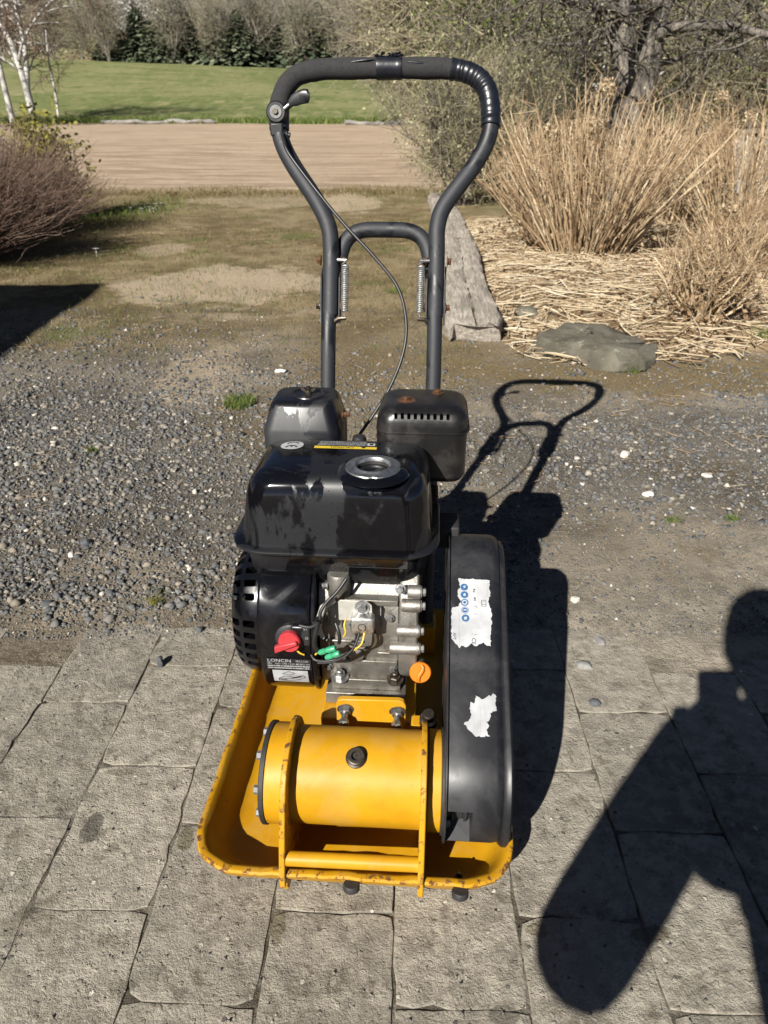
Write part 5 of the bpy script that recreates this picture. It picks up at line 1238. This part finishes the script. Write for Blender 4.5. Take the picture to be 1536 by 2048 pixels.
def tuft(px, py, n, r, h, m, label, name='weed_tuft'):
    P0 = gp(px, py); rng = NR; a = rng.uniform(0, 2 * PI, n); q = rng.uniform(0, 1, n) ** .5 * r; b = rng.uniform(0, 2 * PI, n); H = h * rng.uniform(.4, 1.2, n); s = np.linspace(0, 1, 4); ln = H * rng.uniform(.2, 1.2, n)
    P = np.stack([(np.cos(a) * q)[:, None] + np.cos(b)[:, None] * ln[:, None] * s ** 1.6, (np.sin(a) * q)[:, None] + np.sin(b)[:, None] * ln[:, None] * s ** 1.6, H[:, None] * s], -1)
    o = mesh_np(name, *ribbons(P, .0014 * (1 - .8 * s)[None] * np.ones((n, 1))), m); o.location = P0 + Vector((0, 0, -.002)); return tag(o, label, 'weed', 'small weeds growing in the gravel')
tuft(480, 808, 420, .055, .030, GRASS, 'bright green low weed left of the air filter box')
tuft(1345, 1040, 70, .016, .018, GRASS, 'tiny green weed in the gravel right of the muffler shadow'); tuft(1463, 1036, 60, .015, .016, GRASS, 'tiny green weed at the far right of the gravel')
tuft(313, 1215, 40, .010, .028, LEAF_Y, 'thin yellow grass tuft at the paving edge left of the engine'); tuft(185, 908, 60, .016, .018, GRASS, 'small weed in the dark gravel on the left')
tuft(1255, 742, 240, .05, .035, GRASS, 'green weed in front of the flat stone'); tuft(790, 588, 240, .06, .02, GRASS, 'short green weed between the handle posts')
tuft(935, 640, 200, .07, .05, GRASS, 'green grass tuft at the foot of the near timber'); tuft(1520, 680, 70, .04, .05, GRASS, 'green grass tuft in the straw at the right edge')
# daisies by the shrubs
DAISY = plain('daisy_petals', (.75, .75, .72), .6)
for i, (px, py) in enumerate([(268, 414), (280, 420), (290, 417), (300, 424), (312, 419), (323, 417), (262, 424), (285, 428), (308, 428), (194, 513)]):
    P0 = gp(px, py); m = MB(); m.lathe([(.0015, 0), (.0015, .05)], (0, 0, 0), (0, 0, 1), 5); d = m.build('daisy', DAISY, None)
    h = MB()
    for k in range(9): a = 2 * PI * k / 9; h.add([(0, 0, .052), (.018 * math.cos(a - .2), .018 * math.sin(a - .2), .055), (.024 * math.cos(a), .024 * math.sin(a), .056), (.018 * math.cos(a + .2), .018 * math.sin(a + .2), .055)], [(0, 1, 2, 3)])
    h.build('petals', DAISY, d); d.location = P0; tag(d, 'white daisy alone beside the shrub shadow' if i == 9 else 'white daisy in the green grass beside the reddish shrubs', 'flower', 'daisies in the grass')

# ================================================================== mid-distance trees and bushes
def leafy_tree(name, base, h, rad, nt, nl, twig_m, leaf_m, label, seed, cat='tree', stems=5, leaf=.05, lowest=.18, grp=None, tr=.006, bark=None):
    """several rising stems, a crown of twigs and small leaves"""
    rng = random.Random(seed); nr = np.random.default_rng(seed); o = empty(name, base); tag(o, label, cat, grp)
    segs = []
    for k in range(stems):
        a = rng.uniform(0, 2 * PI); lean = rng.uniform(.1, .5) * rad[0] / h * 1.6
        grow(segs, Vector((math.cos(a) * .08, math.sin(a) * .08, -.05)), Vector((math.cos(a) * lean, math.sin(a) * lean, 1)), h * .42, h * .011 * rng.uniform(.7, 1.5), 3, rng, .5, .15, .10)
    mesh_np('trunk', *segs_vf(segs, 5, tr * .6), bark or BARK, o)
    P, Rr = twig_cloud(nt, (0, 0, h * (.5 + lowest / 2)), (rad[0], rad[1], h * (.5 - lowest / 2)), h * .16, tr, nr)
    mesh_np('twigs', *strands(P, Rr), twig_m, o)
    if nl:
        i = nr.integers(0, nt, nl); C = P[i, nr.integers(1, 4, nl)] + nr.normal(0, leaf * .8, (nl, 3))
        mesh_np('crown', *leaf_quads(C, nr.uniform(.6, 1.3, nl) * leaf), leaf_m, o)
    return o
G = 'bushes and trees behind the bed'
b = gp(905, 418); leafy_tree('olive_bush', (b.x + .10, b.y + .25, b.z), 1.30, (.58, .55), 1900, 4200, TWIG_O, LEAF_O, 'olive green twiggy bush at the far end of the timbers', 61, 'bush', 9, .028, .05, G, .003)
b = gp(1010, 400); leafy_tree('olive_bush', (b.x + .1, b.y + .9, b.z), 1.5, (.75, .6), 2400, 8000, TWIG_O, LEAF_O, 'olive bush behind the left hydrangea stems', 62, 'bush', 9, .03, .05, G, .003)
def spot(px, Y): 
    P = at(px, 300, Y); return Vector((P.x, Y, float(ground_z(P.x, Y))))
for i, (px, Y, h, r, nt, nl, tm, lm, lab) in enumerate([
    (905, 13, 4.6, 1.25, 3600, 9000, TWIG_O, LEAF_O, 'pale olive tree in bud right behind the handle grip'),
    (1010, 15, 5.2, 1.5, 4200, 11000, TWIG_O, LEAF_O, 'pale olive tree in bud between the handle and the big trunk'),
    (1110, 12.5, 3.6, 1.2, 3600, 3500, TWIG_O, BLOSSOM, 'grey twiggy bush with pale blossom left of the big trunk'),
    (985, 11, 2.7, .9, 3000, 6500, TWIG_O, LEAF_G, 'dark green bush low behind the right bend of the handle'),
    (1180, 17, 5.0, 1.7, 4200, 6500, TWIG_O, LEAF_O, 'loose olive tree behind the big trunk on its left'),
    (1370, 16, 5.5, 1.8, 4600, 9500, TWIG_O, LEAF_G, 'fresh green tree behind the big trunk on its right'),
    (1500, 14, 4.8, 1.6, 4600, 8500, TWIG_O, LEAF_G, 'fresh green thicket tree behind the grey box'),
    (1290, 21, 6.5, 2.2, 4600, 8000, TWIG_F, LEAF_G, 'green hazed tree far behind the fork of the big trunk'),
    (1440, 22, 7.0, 2.4, 4600, 8000, TWIG_F, LEAF_G, 'tall green hazed tree far back at the right'),
    (820, 30, 7.5, 2.4, 4600, 5000, TWIG_F, LEAF_O, 'bare olive tinged tree at the end of the field by the handle grip'),
    (930, 26, 8.0, 2.4, 4600, 7000, TWIG_F, LEAF_O, 'tall olive tree rising above the right bend of the handle'),
    (1090, 27, 8.0, 2.6, 4600, 7000, TWIG_F, LEAF_O, 'tall loose olive tree far behind left of the big trunk'),
    (1560, 19, 6.5, 2.2, 4600, 8000, TWIG_F, LEAF_G, 'green thicket tree cut by the right edge of the photo')]):
    leafy_tree('budding_tree', spot(px, Y), h, (r, r * .9), nt, nl, tm, lm, lab, 70 + i, 'tree', 5, .045 + Y * .0012, .08, G, .0025 + Y * .0003)

# ---- the big forked tree
def big_tree():
    Y = 8.6; o = empty('forked_tree', spot(1252, Y)); B = o.location.copy(); tag(o, 'old grey barked tree with a forked trunk behind the hydrangeas', 'tree')
    rng = random.Random(9); q = lambda px, py, dy=0: at(px, py, Y + dy) - B
    tr = MB()
    base = Vector((0, 0, -.05)); fork = q(1266, 195)
    tr.tube(spline([base, q(1249, 300), q(1257, 245), fork], 6), [.30 - .012 * k + .006 * math.sin(k * 2.1) for k in range(7)] + [.228 - .0012 * k + .007 * math.sin(k * 1.7) for k in range(12)], 14)
    stems = [([q(1258, 210), q(1250, 130), q(1243, 60), q(1240, 0), q(1236, -90), q(1225, -220)], [.150, .130, .122, .115, .10, .07]),
             ([q(1276, 208), q(1296, 120), q(1308, 50), q(1326, -10), q(1350, -110), q(1370, -230)], [.150, .135, .125, .115, .095, .06])]
    limbs = [([q(1300, 80), q(1335, 62, -.2), q(1400, 50, -.5), q(1470, 55, -.8), q(1560, 72, -1.1), q(1680, 60, -1.3)], [.062, .055, .047, .038, .028, .016]),
             ([q(1246, 40), q(1215, 22, -.3), q(1170, 12, -.6), q(1120, 0, -.8), q(1050, -30, -1), q(980, -40, -1.1)], [.060, .050, .042, .035, .026, .014]),
             ([q(1318, 15), q(1260, 20, -.5), q(1245, 28, -.8), q(1200, 5, -1), q(1150, -30, -1.1), q(1100, -60, -1.2)], [.045, .038, .034, .03, .024, .012]),
             ([q(1325, 0), q(1380, -20, .2), q(1440, -20, .3), q(1500, 10, .4), q(1540, 40, .4), q(1600, 60, .4)], [.05, .042, .035, .028, .02, .012]),
             ([q(1243, 60), q(1210, 70, .3), q(1160, 85, .5), q(1110, 90, .7), q(1060, 80, .9), q(1010, 85, 1.0)], [.036, .03, .024, .018, .012, .007]),
             ([q(1300, 130), q(1350, 120, .5), q(1400, 100, .8), q(1460, 100, 1.0), q(1510, 120, 1.2), q(1560, 125, 1.3)], [.034, .028, .022, .017, .012, .008])]
    for p, r in stems: tr.tube(spline(p, 5), np.interp(np.linspace(0, 5, 26), range(6), r).tolist(), 12)
    tr.build('trunk', BARK, o, 60)
    segs = []
    for p, r in limbs:
        m = MB(); sp_ = spline(p, 6); m.tube(sp_, np.interp(np.linspace(0, 5, 31), range(6), r).tolist(), 8); m.build('limb', BARK, o, 60)
        for k in range(16):
            i = rng.randint(5, 29); d = Vector((rng.gauss(0, 1), rng.gauss(0, .8), rng.gauss(-.1, .8))).normalized(); grow(segs, sp_[i], d, rng.uniform(.25, .55), .011, 2, rng, .8, -.05, .22)
    for p, r in stems:
        sp_ = spline(p, 5)
        for k in range(14):
            i = rng.randint(8, 25); d = Vector((rng.gauss(0, 1), rng.gauss(0, .8), rng.uniform(-.1, 1))).normalized(); grow(segs, sp_[i], d, rng.uniform(.4, .9), .016, 2, rng, .7, .05, .18)
    mesh_np('branches', *segs_vf(segs, 4, .0022), BARK, o)
    C = np.array([tuple(s[0][rng.randint(2, 5)]) for s in segs for _ in range(2)]); C = C + NR.normal(0, .05, C.shape)
    mesh_np('crown', *leaf_quads(C, NR.uniform(.012, .03, len(C))), LEAF_O, o)
big_tree()

# ---- grey slatted box at the right edge
def grey_box():
    P = spot(1520, 8.2); o = empty('slatted_box', P, -.25); tag(o, 'weathered grey slatted wooden box on legs at the right edge', 'box')
    s = .42; zb, zt = .16, .66
    for k in range(6): MB().box((-.28 + k * .094, -.19, zb), (-.28 + k * .094 + .082, -.168, zt + R.uniform(-.01, .01))).build('slat', GREYW, o, 30, .003)
    for k in range(4): MB().box((-.303, -.165 + k * .09, zb), (-.281, -.165 + k * .09 + .08, zt)).build('slat', GREYW, o, 30, .003)
    for k in range(4): MB().box((.281, -.165 + k * .09, zb), (.303, -.165 + k * .09 + .08, zt)).build('slat', GREYW, o, 30, .003)
    MB().box((-.28, .19, zb), (.28, .21, zt)).build('back_panel', GREYW, o, 30, .003)
    MB().box((-.33, -.23, zt + .002), (.33, .24, zt + .04)).build('lid', BARK_F, o, 30, .006)
    MB().box((-.30, -.20, zb - .05), (.30, .20, zb - .003)).build('floor_board', GREYW, o, 30, .004)
    for x, y in ((-.31, -.16), (.25, -.16), (-.31, .14), (.25, .14)): MB().box((x, y, -.03), (x + .06, y + .05, zb - .052)).build('leg', GREYW, o, 30, .003)
    MB().box((.09, -.196, .36), (.19, -.192, .46)).build('yellow_plate', PRINTY, o, 30)
GREYW = plain('grey_boards', (.21, .21, .20), .85, 0, .35, 9, .2)
grey_box()

# ---- pale logs lying at the edge of the green field
LOG = plain('pale_log', (.20, .185, .165), .9, 0, .4, 3, .2)
for x0, x1, py, lab in ((205, 330, 239, 'pale log at the field edge behind the reddish shrubs'), (322, 432, 238, 'pale log at the field edge left of the throttle lever'), (690, 775, 241, 'pale log at the field edge seen through the handle'), (780, 872, 240, 'pale log at the field edge behind the right side of the handle')):
    A, B_ = gp(x0, py + 9), gp(x1, py + 9); rr = random.Random(x0); n = 9
    m = MB().tube([A.lerp(B_, k / n) - A + Vector((0, rr.gauss(0, .05), .06 + rr.gauss(0, .02))) for k in range(n + 1)], [.075 + rr.gauss(0, .015) for k in range(n + 1)], 9)
    o = m.build('log', LOG, None, 50); o.location = A; tag(o, lab, 'log', 'logs along the field edge')

# ---- birches
def birch(px, py, h, r, path, label, seed, lean=0, base=None):
    P = base or gp(px, py); rng = random.Random(seed); o = empty('birch_tree', P); tag(o, label, 'tree', 'birches at the field edge')
    segs = []; m = MB()
    for pts, r0 in path:
        sp_ = spline([Vector((x * h, y * h, z * h)) for x, y, z in pts], 6); m.tube(sp_, np.linspace(r0, r0 * .42, len(sp_)).tolist(), 9)
        for k in range(17):
            i = rng.randint(int(len(sp_) * .33), len(sp_) - 1); a = rng.uniform(0, 2 * PI)
            grow(segs, sp_[i], Vector((math.cos(a), math.sin(a), rng.uniform(.2, 1.1))), h * rng.uniform(.10, .19), r0 * .28, 2, rng, .7, -.03, .16)
    m.build('trunk', BIRCH, o, 60)
    big = [s for s in segs if s[1][0] > .02]; small = [s for s in segs if s[1][0] <= .02]
    if big: mesh_np('branches', *segs_vf(big, 5), BIRCH, o)
    if small: mesh_np('twigs', *segs_vf(small, 3, .008), TWIG_P, o)
    return o
birch(70, 243, 9, .15, [([(0, 0, -.01), (-.008, 0, .12), (-.016, 0, .20), (-.05, .02, .33), (-.12, .03, .48), (-.15, .03, .7)], .16), ([(-.008, 0, .12), (.004, .01, .2), (.014, .02, .30), (.02, .0, .45), (.03, 0, .7)], .13), ([(-.028, 0, .20), (.02, -.02, .30), (.12, -.04, .40), (.24, -.05, .48), (.36, -.04, .52)], .065)], 'birch with a forked white trunk at the left, middle of three', 81)
birch(28, 249, 9, .12, [([(0, 0, -.01), (-.006, 0, .15), (-.01, .01, .3), (.005, .02, .5), (.02, .02, .8)], .12), ([(-.008, 0, .2), (-.06, .0, .3), (-.09, .0, .5)], .07)], 'slim white birch leftmost of the three at the field edge', 82)
birch(117, 233, 5.2, .06, [([(0, 0, -.01), (.012, 0, .2), (.006, .0, .4), (.03, .01, .65)], .065)], 'thin young birch, rightmost of the three at the field edge', 83)
birch(0, 0, 10, .2, [([(0, 0, -.01), (.02, 0, .25), (.0, .01, .5), (.03, .01, .9)], .2), ([(.01, 0, .2), (-.08, .02, .4), (-.1, 0, .8)], .13)], 'birch just outside the left edge of the photo', 84, base=Vector((-20.5, 23, float(ground_z(-20.5, 23)))))
birch(0, 0, 8.5, .2, [([(0, 0, -.01), (.02, 0, .25), (.05, .01, .5), (.03, .01, .9)], .2), ([(.01, 0, .2), (-.08, .02, .4), (-.1, 0, .8)], .13)], 'second birch just outside the left edge of the photo', 85, base=Vector((-17.2, 24.5, float(ground_z(-17.2, 24.5)))))

# ---- spruces along the top of the field
def spruce_mesh(seed, n=1900):
    rng = np.random.default_rng(seed); z = rng.uniform(0, 1, n) ** 1.15 * .97 + .02; r = (1 - z) ** .85 * (.25 + .05 * np.sin(z * 60 + seed)) * rng.uniform(.2, 1.25, n) * (1 + .35 * (rng.uniform(0, 1, n) > .9)); a = rng.uniform(0, 2 * PI, n)
    C = np.stack([np.cos(a) * r, np.sin(a) * r, z + .02], 1); d = np.stack([np.cos(a), np.sin(a), -.45 + rng.normal(0, .25, n)], 1); L = (.05 + .09 * (1 - z)) * rng.uniform(.6, 1.3, n)
    e = np.cross(d, np.array([0, 0, 1.])); e += rng.normal(0, .35, e.shape); e /= np.linalg.norm(e, axis=1, keepdims=True); w_ = L * .32
    V = np.stack([C, C + d * (L * .6)[:, None] + e * w_[:, None], C + d * L[:, None], C + d * (L * .6)[:, None] - e * w_[:, None]], 1)
    return V.reshape(-1, 3), np.arange(n * 4).reshape(n, 4)
SPR = []
for s in range(3):
    me = mesh_np('crown', *spruce_mesh(90 + s), NEEDLE); SPR.append(me.data); bpy.data.objects.remove(me)
TRK = MB().tube([(0, 0, -.03), (.005, 0, .5), (0, 0, .98)], [.022, .014, .003], 6).mesh('trunk'); TRK.materials.append(BARK_F)
sx = [228, 262, 292, 322, 352, 388, 420, 455, 486, 520, 552, 585, 622, 655, 690, 722, 755, 790]
sx = [(p, 0) for p in sx] + [(p, 1) for p in (245, 275, 335, 372, 438, 470, 505, 570, 605, 640, 705, 740)]
ORD = 'first second third fourth fifth sixth seventh eighth ninth tenth eleventh twelfth thirteenth fourteenth fifteenth sixteenth seventeenth eighteenth'.split()
for i, (px, row) in enumerate(sx):
    Yd = 112 + R.uniform(-2, 2) + row * 5; P = at(px, 200, Yd); z = float(ground_z(P.x, Yd)); h = R.uniform(4.2, 8.4) * (.8 if px < 300 else 1)
    o = empty('spruce_tree', (P.x, Yd, z), R.uniform(0, 6)); o.scale = (h * R.uniform(1.15, 1.6), h * R.uniform(1.15, 1.6), h)
    tag(o, f'dark green spruce at the wood edge, {ORD[i]} from left in front row' if not row else f'half hidden spruce behind the front row, {ORD[i - 18]} from the left', 'tree', 'spruces along the wood edge'); link('crown', SPR[i % 3], None, o); link('trunk', TRK, None, o)
# blossoming tree between the spruces
P = at(300, 90, 116); leafy_tree('blossom_tree', (P.x, 116, float(ground_z(P.x, 116))), 10, (4.2, 3.6), 2200, 7000, TWIG_F, BLOSSOM, 'white blossoming tree behind the spruces', 96, 'tree', 5, .32, .3, None, .03)
P = at(690, 90, 121); leafy_tree('blossom_tree', (P.x, 121, float(ground_z(P.x, 121))), 9, (3.0, 3.0), 1600, 2500, TWIG_F, BLOSSOM, 'pale blossoming tree behind the rightmost spruces', 97, 'tree', 5, .25, .3, None, .03)

for i, (px, Yd, h, r, nl) in enumerate([(105, 111, 7, 2.2, 700), (160, 110, 6, 2.4, 900), (215, 109, 8, 2.0, 500), (345, 110, 9.5, 2.3, 900), (430, 109, 8, 2.0, 800), (515, 111, 10, 2.4, 700), (600, 109, 8.5, 2.2, 1100), (675, 110, 9.5, 2.4, 700), (770, 108, 9, 2.6, 1400)]):
    P = at(px, 100, Yd); leafy_tree('bare_tree', (P.x, Yd, float(ground_z(P.x, Yd))), h, (r, r), 1000, nl, TWIG_F, LEAF_O, f'bare olive grey tree in front of the spruces, {ORD[i]} from the left', 120 + i, 'tree', 4, .16, .1, 'bare trees at the wood edge', .022, BARK_F)
# ---- bare wood behind: reads as one mass
def far_wood():
    rng = np.random.default_rng(5); n = 620; x = rng.uniform(-95, 75, n); y = 119 + rng.uniform(0, 1, n) ** 1.3 * 75; z = ground_z(x, y); h = rng.uniform(9, 17, n); s = np.linspace(0, 1, 6)
    P = np.stack([x[:, None] + rng.normal(0, .5, (n, 1)) * s, y[:, None] + rng.normal(0, .5, (n, 1)) * s, z[:, None] + h[:, None] * s], -1) + rng.normal(0, .12, (n, 6, 3))
    t = strands(P, (rng.uniform(.07, .19, (n, 1))) * (1.05 - .8 * s)[None], 5)
    m = 9000; i = rng.integers(0, n, m); j = rng.integers(1, 6, m); c = P[i, j]; d = rng.normal(size=(m, 3)) * np.array([1, 1, .4]) + np.array([0, 0, .75]); d /= np.linalg.norm(d, axis=1, keepdims=True); s3 = np.linspace(0, 1, 4); L = rng.uniform(1.2, 4.2, m)
    Q = c[:, None] + d[:, None] * (L[:, None] * s3)[..., None] + rng.normal(0, .15, (m, 4, 3)) * s3[None, :, None]
    b_ = strands(Q, rng.uniform(.025, .06, (m, 1)) * (1.05 - .75 * s3)[None], 3)
    k = 62000; i = rng.integers(0, m, k); c = Q[i, rng.integers(1, 4, k)] + rng.normal(0, .45, (k, 3)); d = rng.normal(size=(k, 3)) + np.array([0, 0, .6]); d /= np.linalg.norm(d, axis=1, keepdims=True); s2 = np.linspace(0, 1, 2)
    T = c[:, None] + d[:, None] * (rng.uniform(.5, 1.6, k)[:, None] * s2)[..., None]
    tw = ribbons(T, rng.uniform(.022, .045, (k, 1)) * np.ones((1, 2)))
    tag(mesh_np('bare_wood_trunks', *joinvf([t, b_]), BARK_F), 'grey trunks and branches of the bare wood beyond the field', 'wood', kind='stuff')
    tag(mesh_np('bare_wood_twigs', *tw, TWIG_F), 'brown twig haze of the bare wood beyond the field', 'wood', kind='stuff')
    # young leaves and undergrowth in the wood
    k = 40000; ux_ = rng.uniform(-95, 75, k); uy = 117 + rng.uniform(0, 1, k) ** 1.5 * 70; uz = ground_z(ux_, uy) + rng.uniform(0, 1, k) ** 1.2 * (3.0 + 12 * vnoise(ux_, uy, .12, 3) ** 2)
    tag(mesh_np('wood_undergrowth', *leaf_quads(np.stack([ux_, uy, uz], 1), rng.uniform(.25, .6, k)), m_leaf('undergrowth', (.085, .08, .04), (.17, .165, .08), (.27, .265, .14), .15)), 'olive undergrowth and young leaves along the wood', 'wood', kind='stuff')
far_wood()

# ================================================================== left of the photo: the shed whose corner throws the hard shadow
def shed():
    T = gp(214, 571); zt = 2.45; k = (zt - T.z) / math.tan(SUN_EL); C = Vector((T.x - SU.x * k, T.y - SU.y * k))
    o = empty('wooden_shed', (C.x, C.y, 0)); tag(o, 'dark wooden shed left of the photo, known by the corner of its shadow', 'shed')
    TAR = plain('tarred_boards', (.045, .035, .028), .85, 0, .4, 12, .2)
    W_, D_ = 4.2, 5.0
    for nm, lo, hi in (('wall', (-.32, -D_ + .25, -.02), (-.25, -.25, 2.25)), ('wall', (-W_ + .25, -.32, -.02), (-.325, -.25, 2.25)), ('wall', (-W_ + .25, -D_ + .25, -.02), (-W_ + .32, -.325, 2.25)), ('wall', (-W_ + .325, -D_ + .25, -.02), (-.325, -D_ + .32, 2.25))): MB().box(lo, hi).build(nm, TAR, o, 30, .004)
    MB().box((-W_, -D_, 2.253), (0, 0, zt)).build('roof', BARK_F, o, 30, .01)
    MB().box((-.249, -2.6, .03), (-.215, -1.7, 2.0)).build('door', GREYW, o, 30, .004)
shed()

# ================================================================== the photographer, crouching behind the camera (only the shadow shows)
def person():
    o = empty('person', (.1, -.42, 0)); B = o.location.copy(); tag(o, 'person crouching to take the photo, seen only as a shadow on the pavers', 'person')
    J = {'pel': ((.22, -.48, .34), .150), 'bel': ((.150, -.45, .50), .140), 'che': ((.085, -.36, .78), .150), 'upc': ((.008, -.310, .895), .155), 'nek': ((.02, -.30, .955), .062), 'hed0': ((.005, -.285, .99), .060),
         'lsh': ((-.100, -.28, .850), .080), 'lel': ((-.165, -.210, .540), .064), 'lwr': ((-.015, -.080, .725), .036), 'rsh': ((.225, -.33, .85), .070), 'rel': ((.022, -.115, .600), .082), 'rwr': ((.125, -.080, .735), .036),
         'lhip': ((.15, -.46, .31), .095), 'lkn': ((.22, -.16, .42), .068), 'lan': ((.22, -.33, .09), .045), 'rhip': ((.30, -.48, .31), .095), 'rkn': ((.46, -.18, .40), .068), 'ran': ((.42, -.37, .09), .045), 'lto': ((.22, -.19, .045), .038), 'rto': ((.43, -.23, .045), .038)}
    E_ = [('pel', 'bel'), ('bel', 'che'), ('che', 'upc'), ('upc', 'nek'), ('nek', 'hed0'), ('upc', 'lsh'), ('lsh', 'lel'), ('lel', 'lwr'), ('upc', 'rsh'), ('rsh', 'rel'), ('rel', 'rwr'), ('pel', 'lhip'), ('lhip', 'lkn'), ('lkn', 'lan'), ('lan', 'lto'), ('pel', 'rhip'), ('rhip', 'rkn'), ('rkn', 'ran'), ('ran', 'rto')]
    ks = list(J); me = bpy.data.meshes.new('body'); me.from_pydata([tuple(Vector(J[k][0]) - B) for k in ks], [(ks.index(a), ks.index(b)) for a, b in E_], [])
    bd = link('body', me, plain('dark_clothes', (.03, .035, .05), .9, 0, .3, 30), o); md = bd.modifiers.new('skin', 'SKIN')
    if not me.skin_vertices: 
        bm = bmesh.new(); bm.from_mesh(me); bm.verts.layers.skin.verify(); bm.to_mesh(me); bm.free()
    for i, k in enumerate(ks): sv = me.skin_vertices[0].data[i]; sv.radius = (J[k][1], J[k][1]); sv.use_root = (k == 'pel')
    s = bd.modifiers.new('sub', 'SUBSURF'); s.levels = 1; s.render_levels = 2
    SKIN = plain('skin', (.55, .33, .24), .55, 0, .1, 40); HAIR = plain('brown_hair', (.05, .035, .022), .8, 0, .3, 60)
    def head():
        c = Vector((-.002, -.278, 1.068)) - B; bm = bmesh.new(); bmesh.ops.create_uvsphere(bm, u_segments=24, v_segments=18, radius=1)
        for v in bm.verts:
            x, y, z = v.co; jaw = max(0, -z); v.co = Vector((x * .076 * (1 - .25 * jaw), y * .096 * (1 - .12 * jaw) + (.012 * jaw), z * .118))
            if y > .8 and abs(x) < .3 and -.35 < z < .15: v.co.y += .018 * (1 - abs(x) / .3)
        m = bpy.data.meshes.new('head'); bm.to_mesh(m); bm.free(); finish(m, 180); h = link('head', m, SKIN, o); h.location = c; h.rotation_euler = (-.35, 0, 0)
        for sx_ in (-1, 1):
            MB().lathe([(.004, 0), (.016, .004), (.018, .009), (.010, .012)], (sx_ * .070, -.005, -.005), (sx_, -.2, 0), 12).build('ear', SKIN, h, 60)
            MB().lathe([(.002, 0), (.009, .002), (.009, .004), (.002, .006)], (sx_ * .030, .086, .010), (0, 1, 0), 12).build('eye', WHITE, h, 60)
        MB().tube([(-.022, .082, -.052), (0, .090, -.054), (.022, .082, -.052)], [.003, .005, .003], 8).build('mouth', RED, h, 60)
        bm = bmesh.new(); bmesh.ops.create_uvsphere(bm, u_segments=24, v_segments=16, radius=1)
        for v in bm.verts: x, y, z = v.co; v.co = Vector((x * .084, y * .102 - .012, z * .122 + .012)) if z > -.25 - .5 * min(0, -y) and not (y > .35 and z < .45) else Vector((x * .06, y * .07 - .02, z * .09))
        m = bpy.data.meshes.new('hair'); bm.to_mesh(m); bm.free(); finish(m, 180); link('hair', m, HAIR, h)
    head()
    for nm, wr, tgt in (('l', (-.015, -.075, .725), (.010, -.055, .755)), ('r', (.125, -.075, .735), (.090, -.055, .755))):
        W0, T0 = Vector(wr) - B, Vector(tgt) - B; d = (T0 - W0); hnd = MB(); hnd.tube([W0, W0 + d * .35, W0 + d * .8, T0], [.024, .032, .036, .026], 10)
        ob = hnd.build('hand', SKIN, o, 60); sgn = 1 if nm == 'l' else -1
        for k, L in enumerate((.055, .065, .060, .048)):
            a = W0 + d * .75 + Vector((0, .004, .018 - k * .018)); f = MB(); f.tube([a, a + Vector((sgn * L * .3, .012, .004)), a + Vector((sgn * L * .65, .010, .006)), a + Vector((sgn * L * .8, .0, .006))], [.009, .0085, .008, .006], 8); f.build('finger', SKIN, ob, 60)
        a = W0 + d * .4; f = MB(); f.tube([a, a + Vector((sgn * .012, -.022, .02)), a + Vector((sgn * .028, -.026, .036))], [.011, .010, .007], 8); f.build('thumb', SKIN, ob, 60)
    ph = empty('phone', (.050, -.055, .752)); tag(ph, 'dark smartphone held up by the crouching person, out of the picture', 'phone')
    pm = MB(); mx = Matrix.Rotation(-PITCH, 4, 'X'); pm.loft([[tuple(mx @ Vector((x, d, z))) for x, z, _ in rrect(-.036, .036, -.074, .074, .010, 0, 5)] for d in (-.004, .004)]); pm.build('phone_case', PRINTK, ph, 40)
    sc_ = MB(); sc_.loft([[tuple(mx @ Vector((x, d, z))) for x, z, _ in rrect(-.033, .033, -.071, .071, .008, 0, 5)] for d in (-.0048, -.0043)]); sc_.build('screen', BLK_TANK, ph, 40)
person()
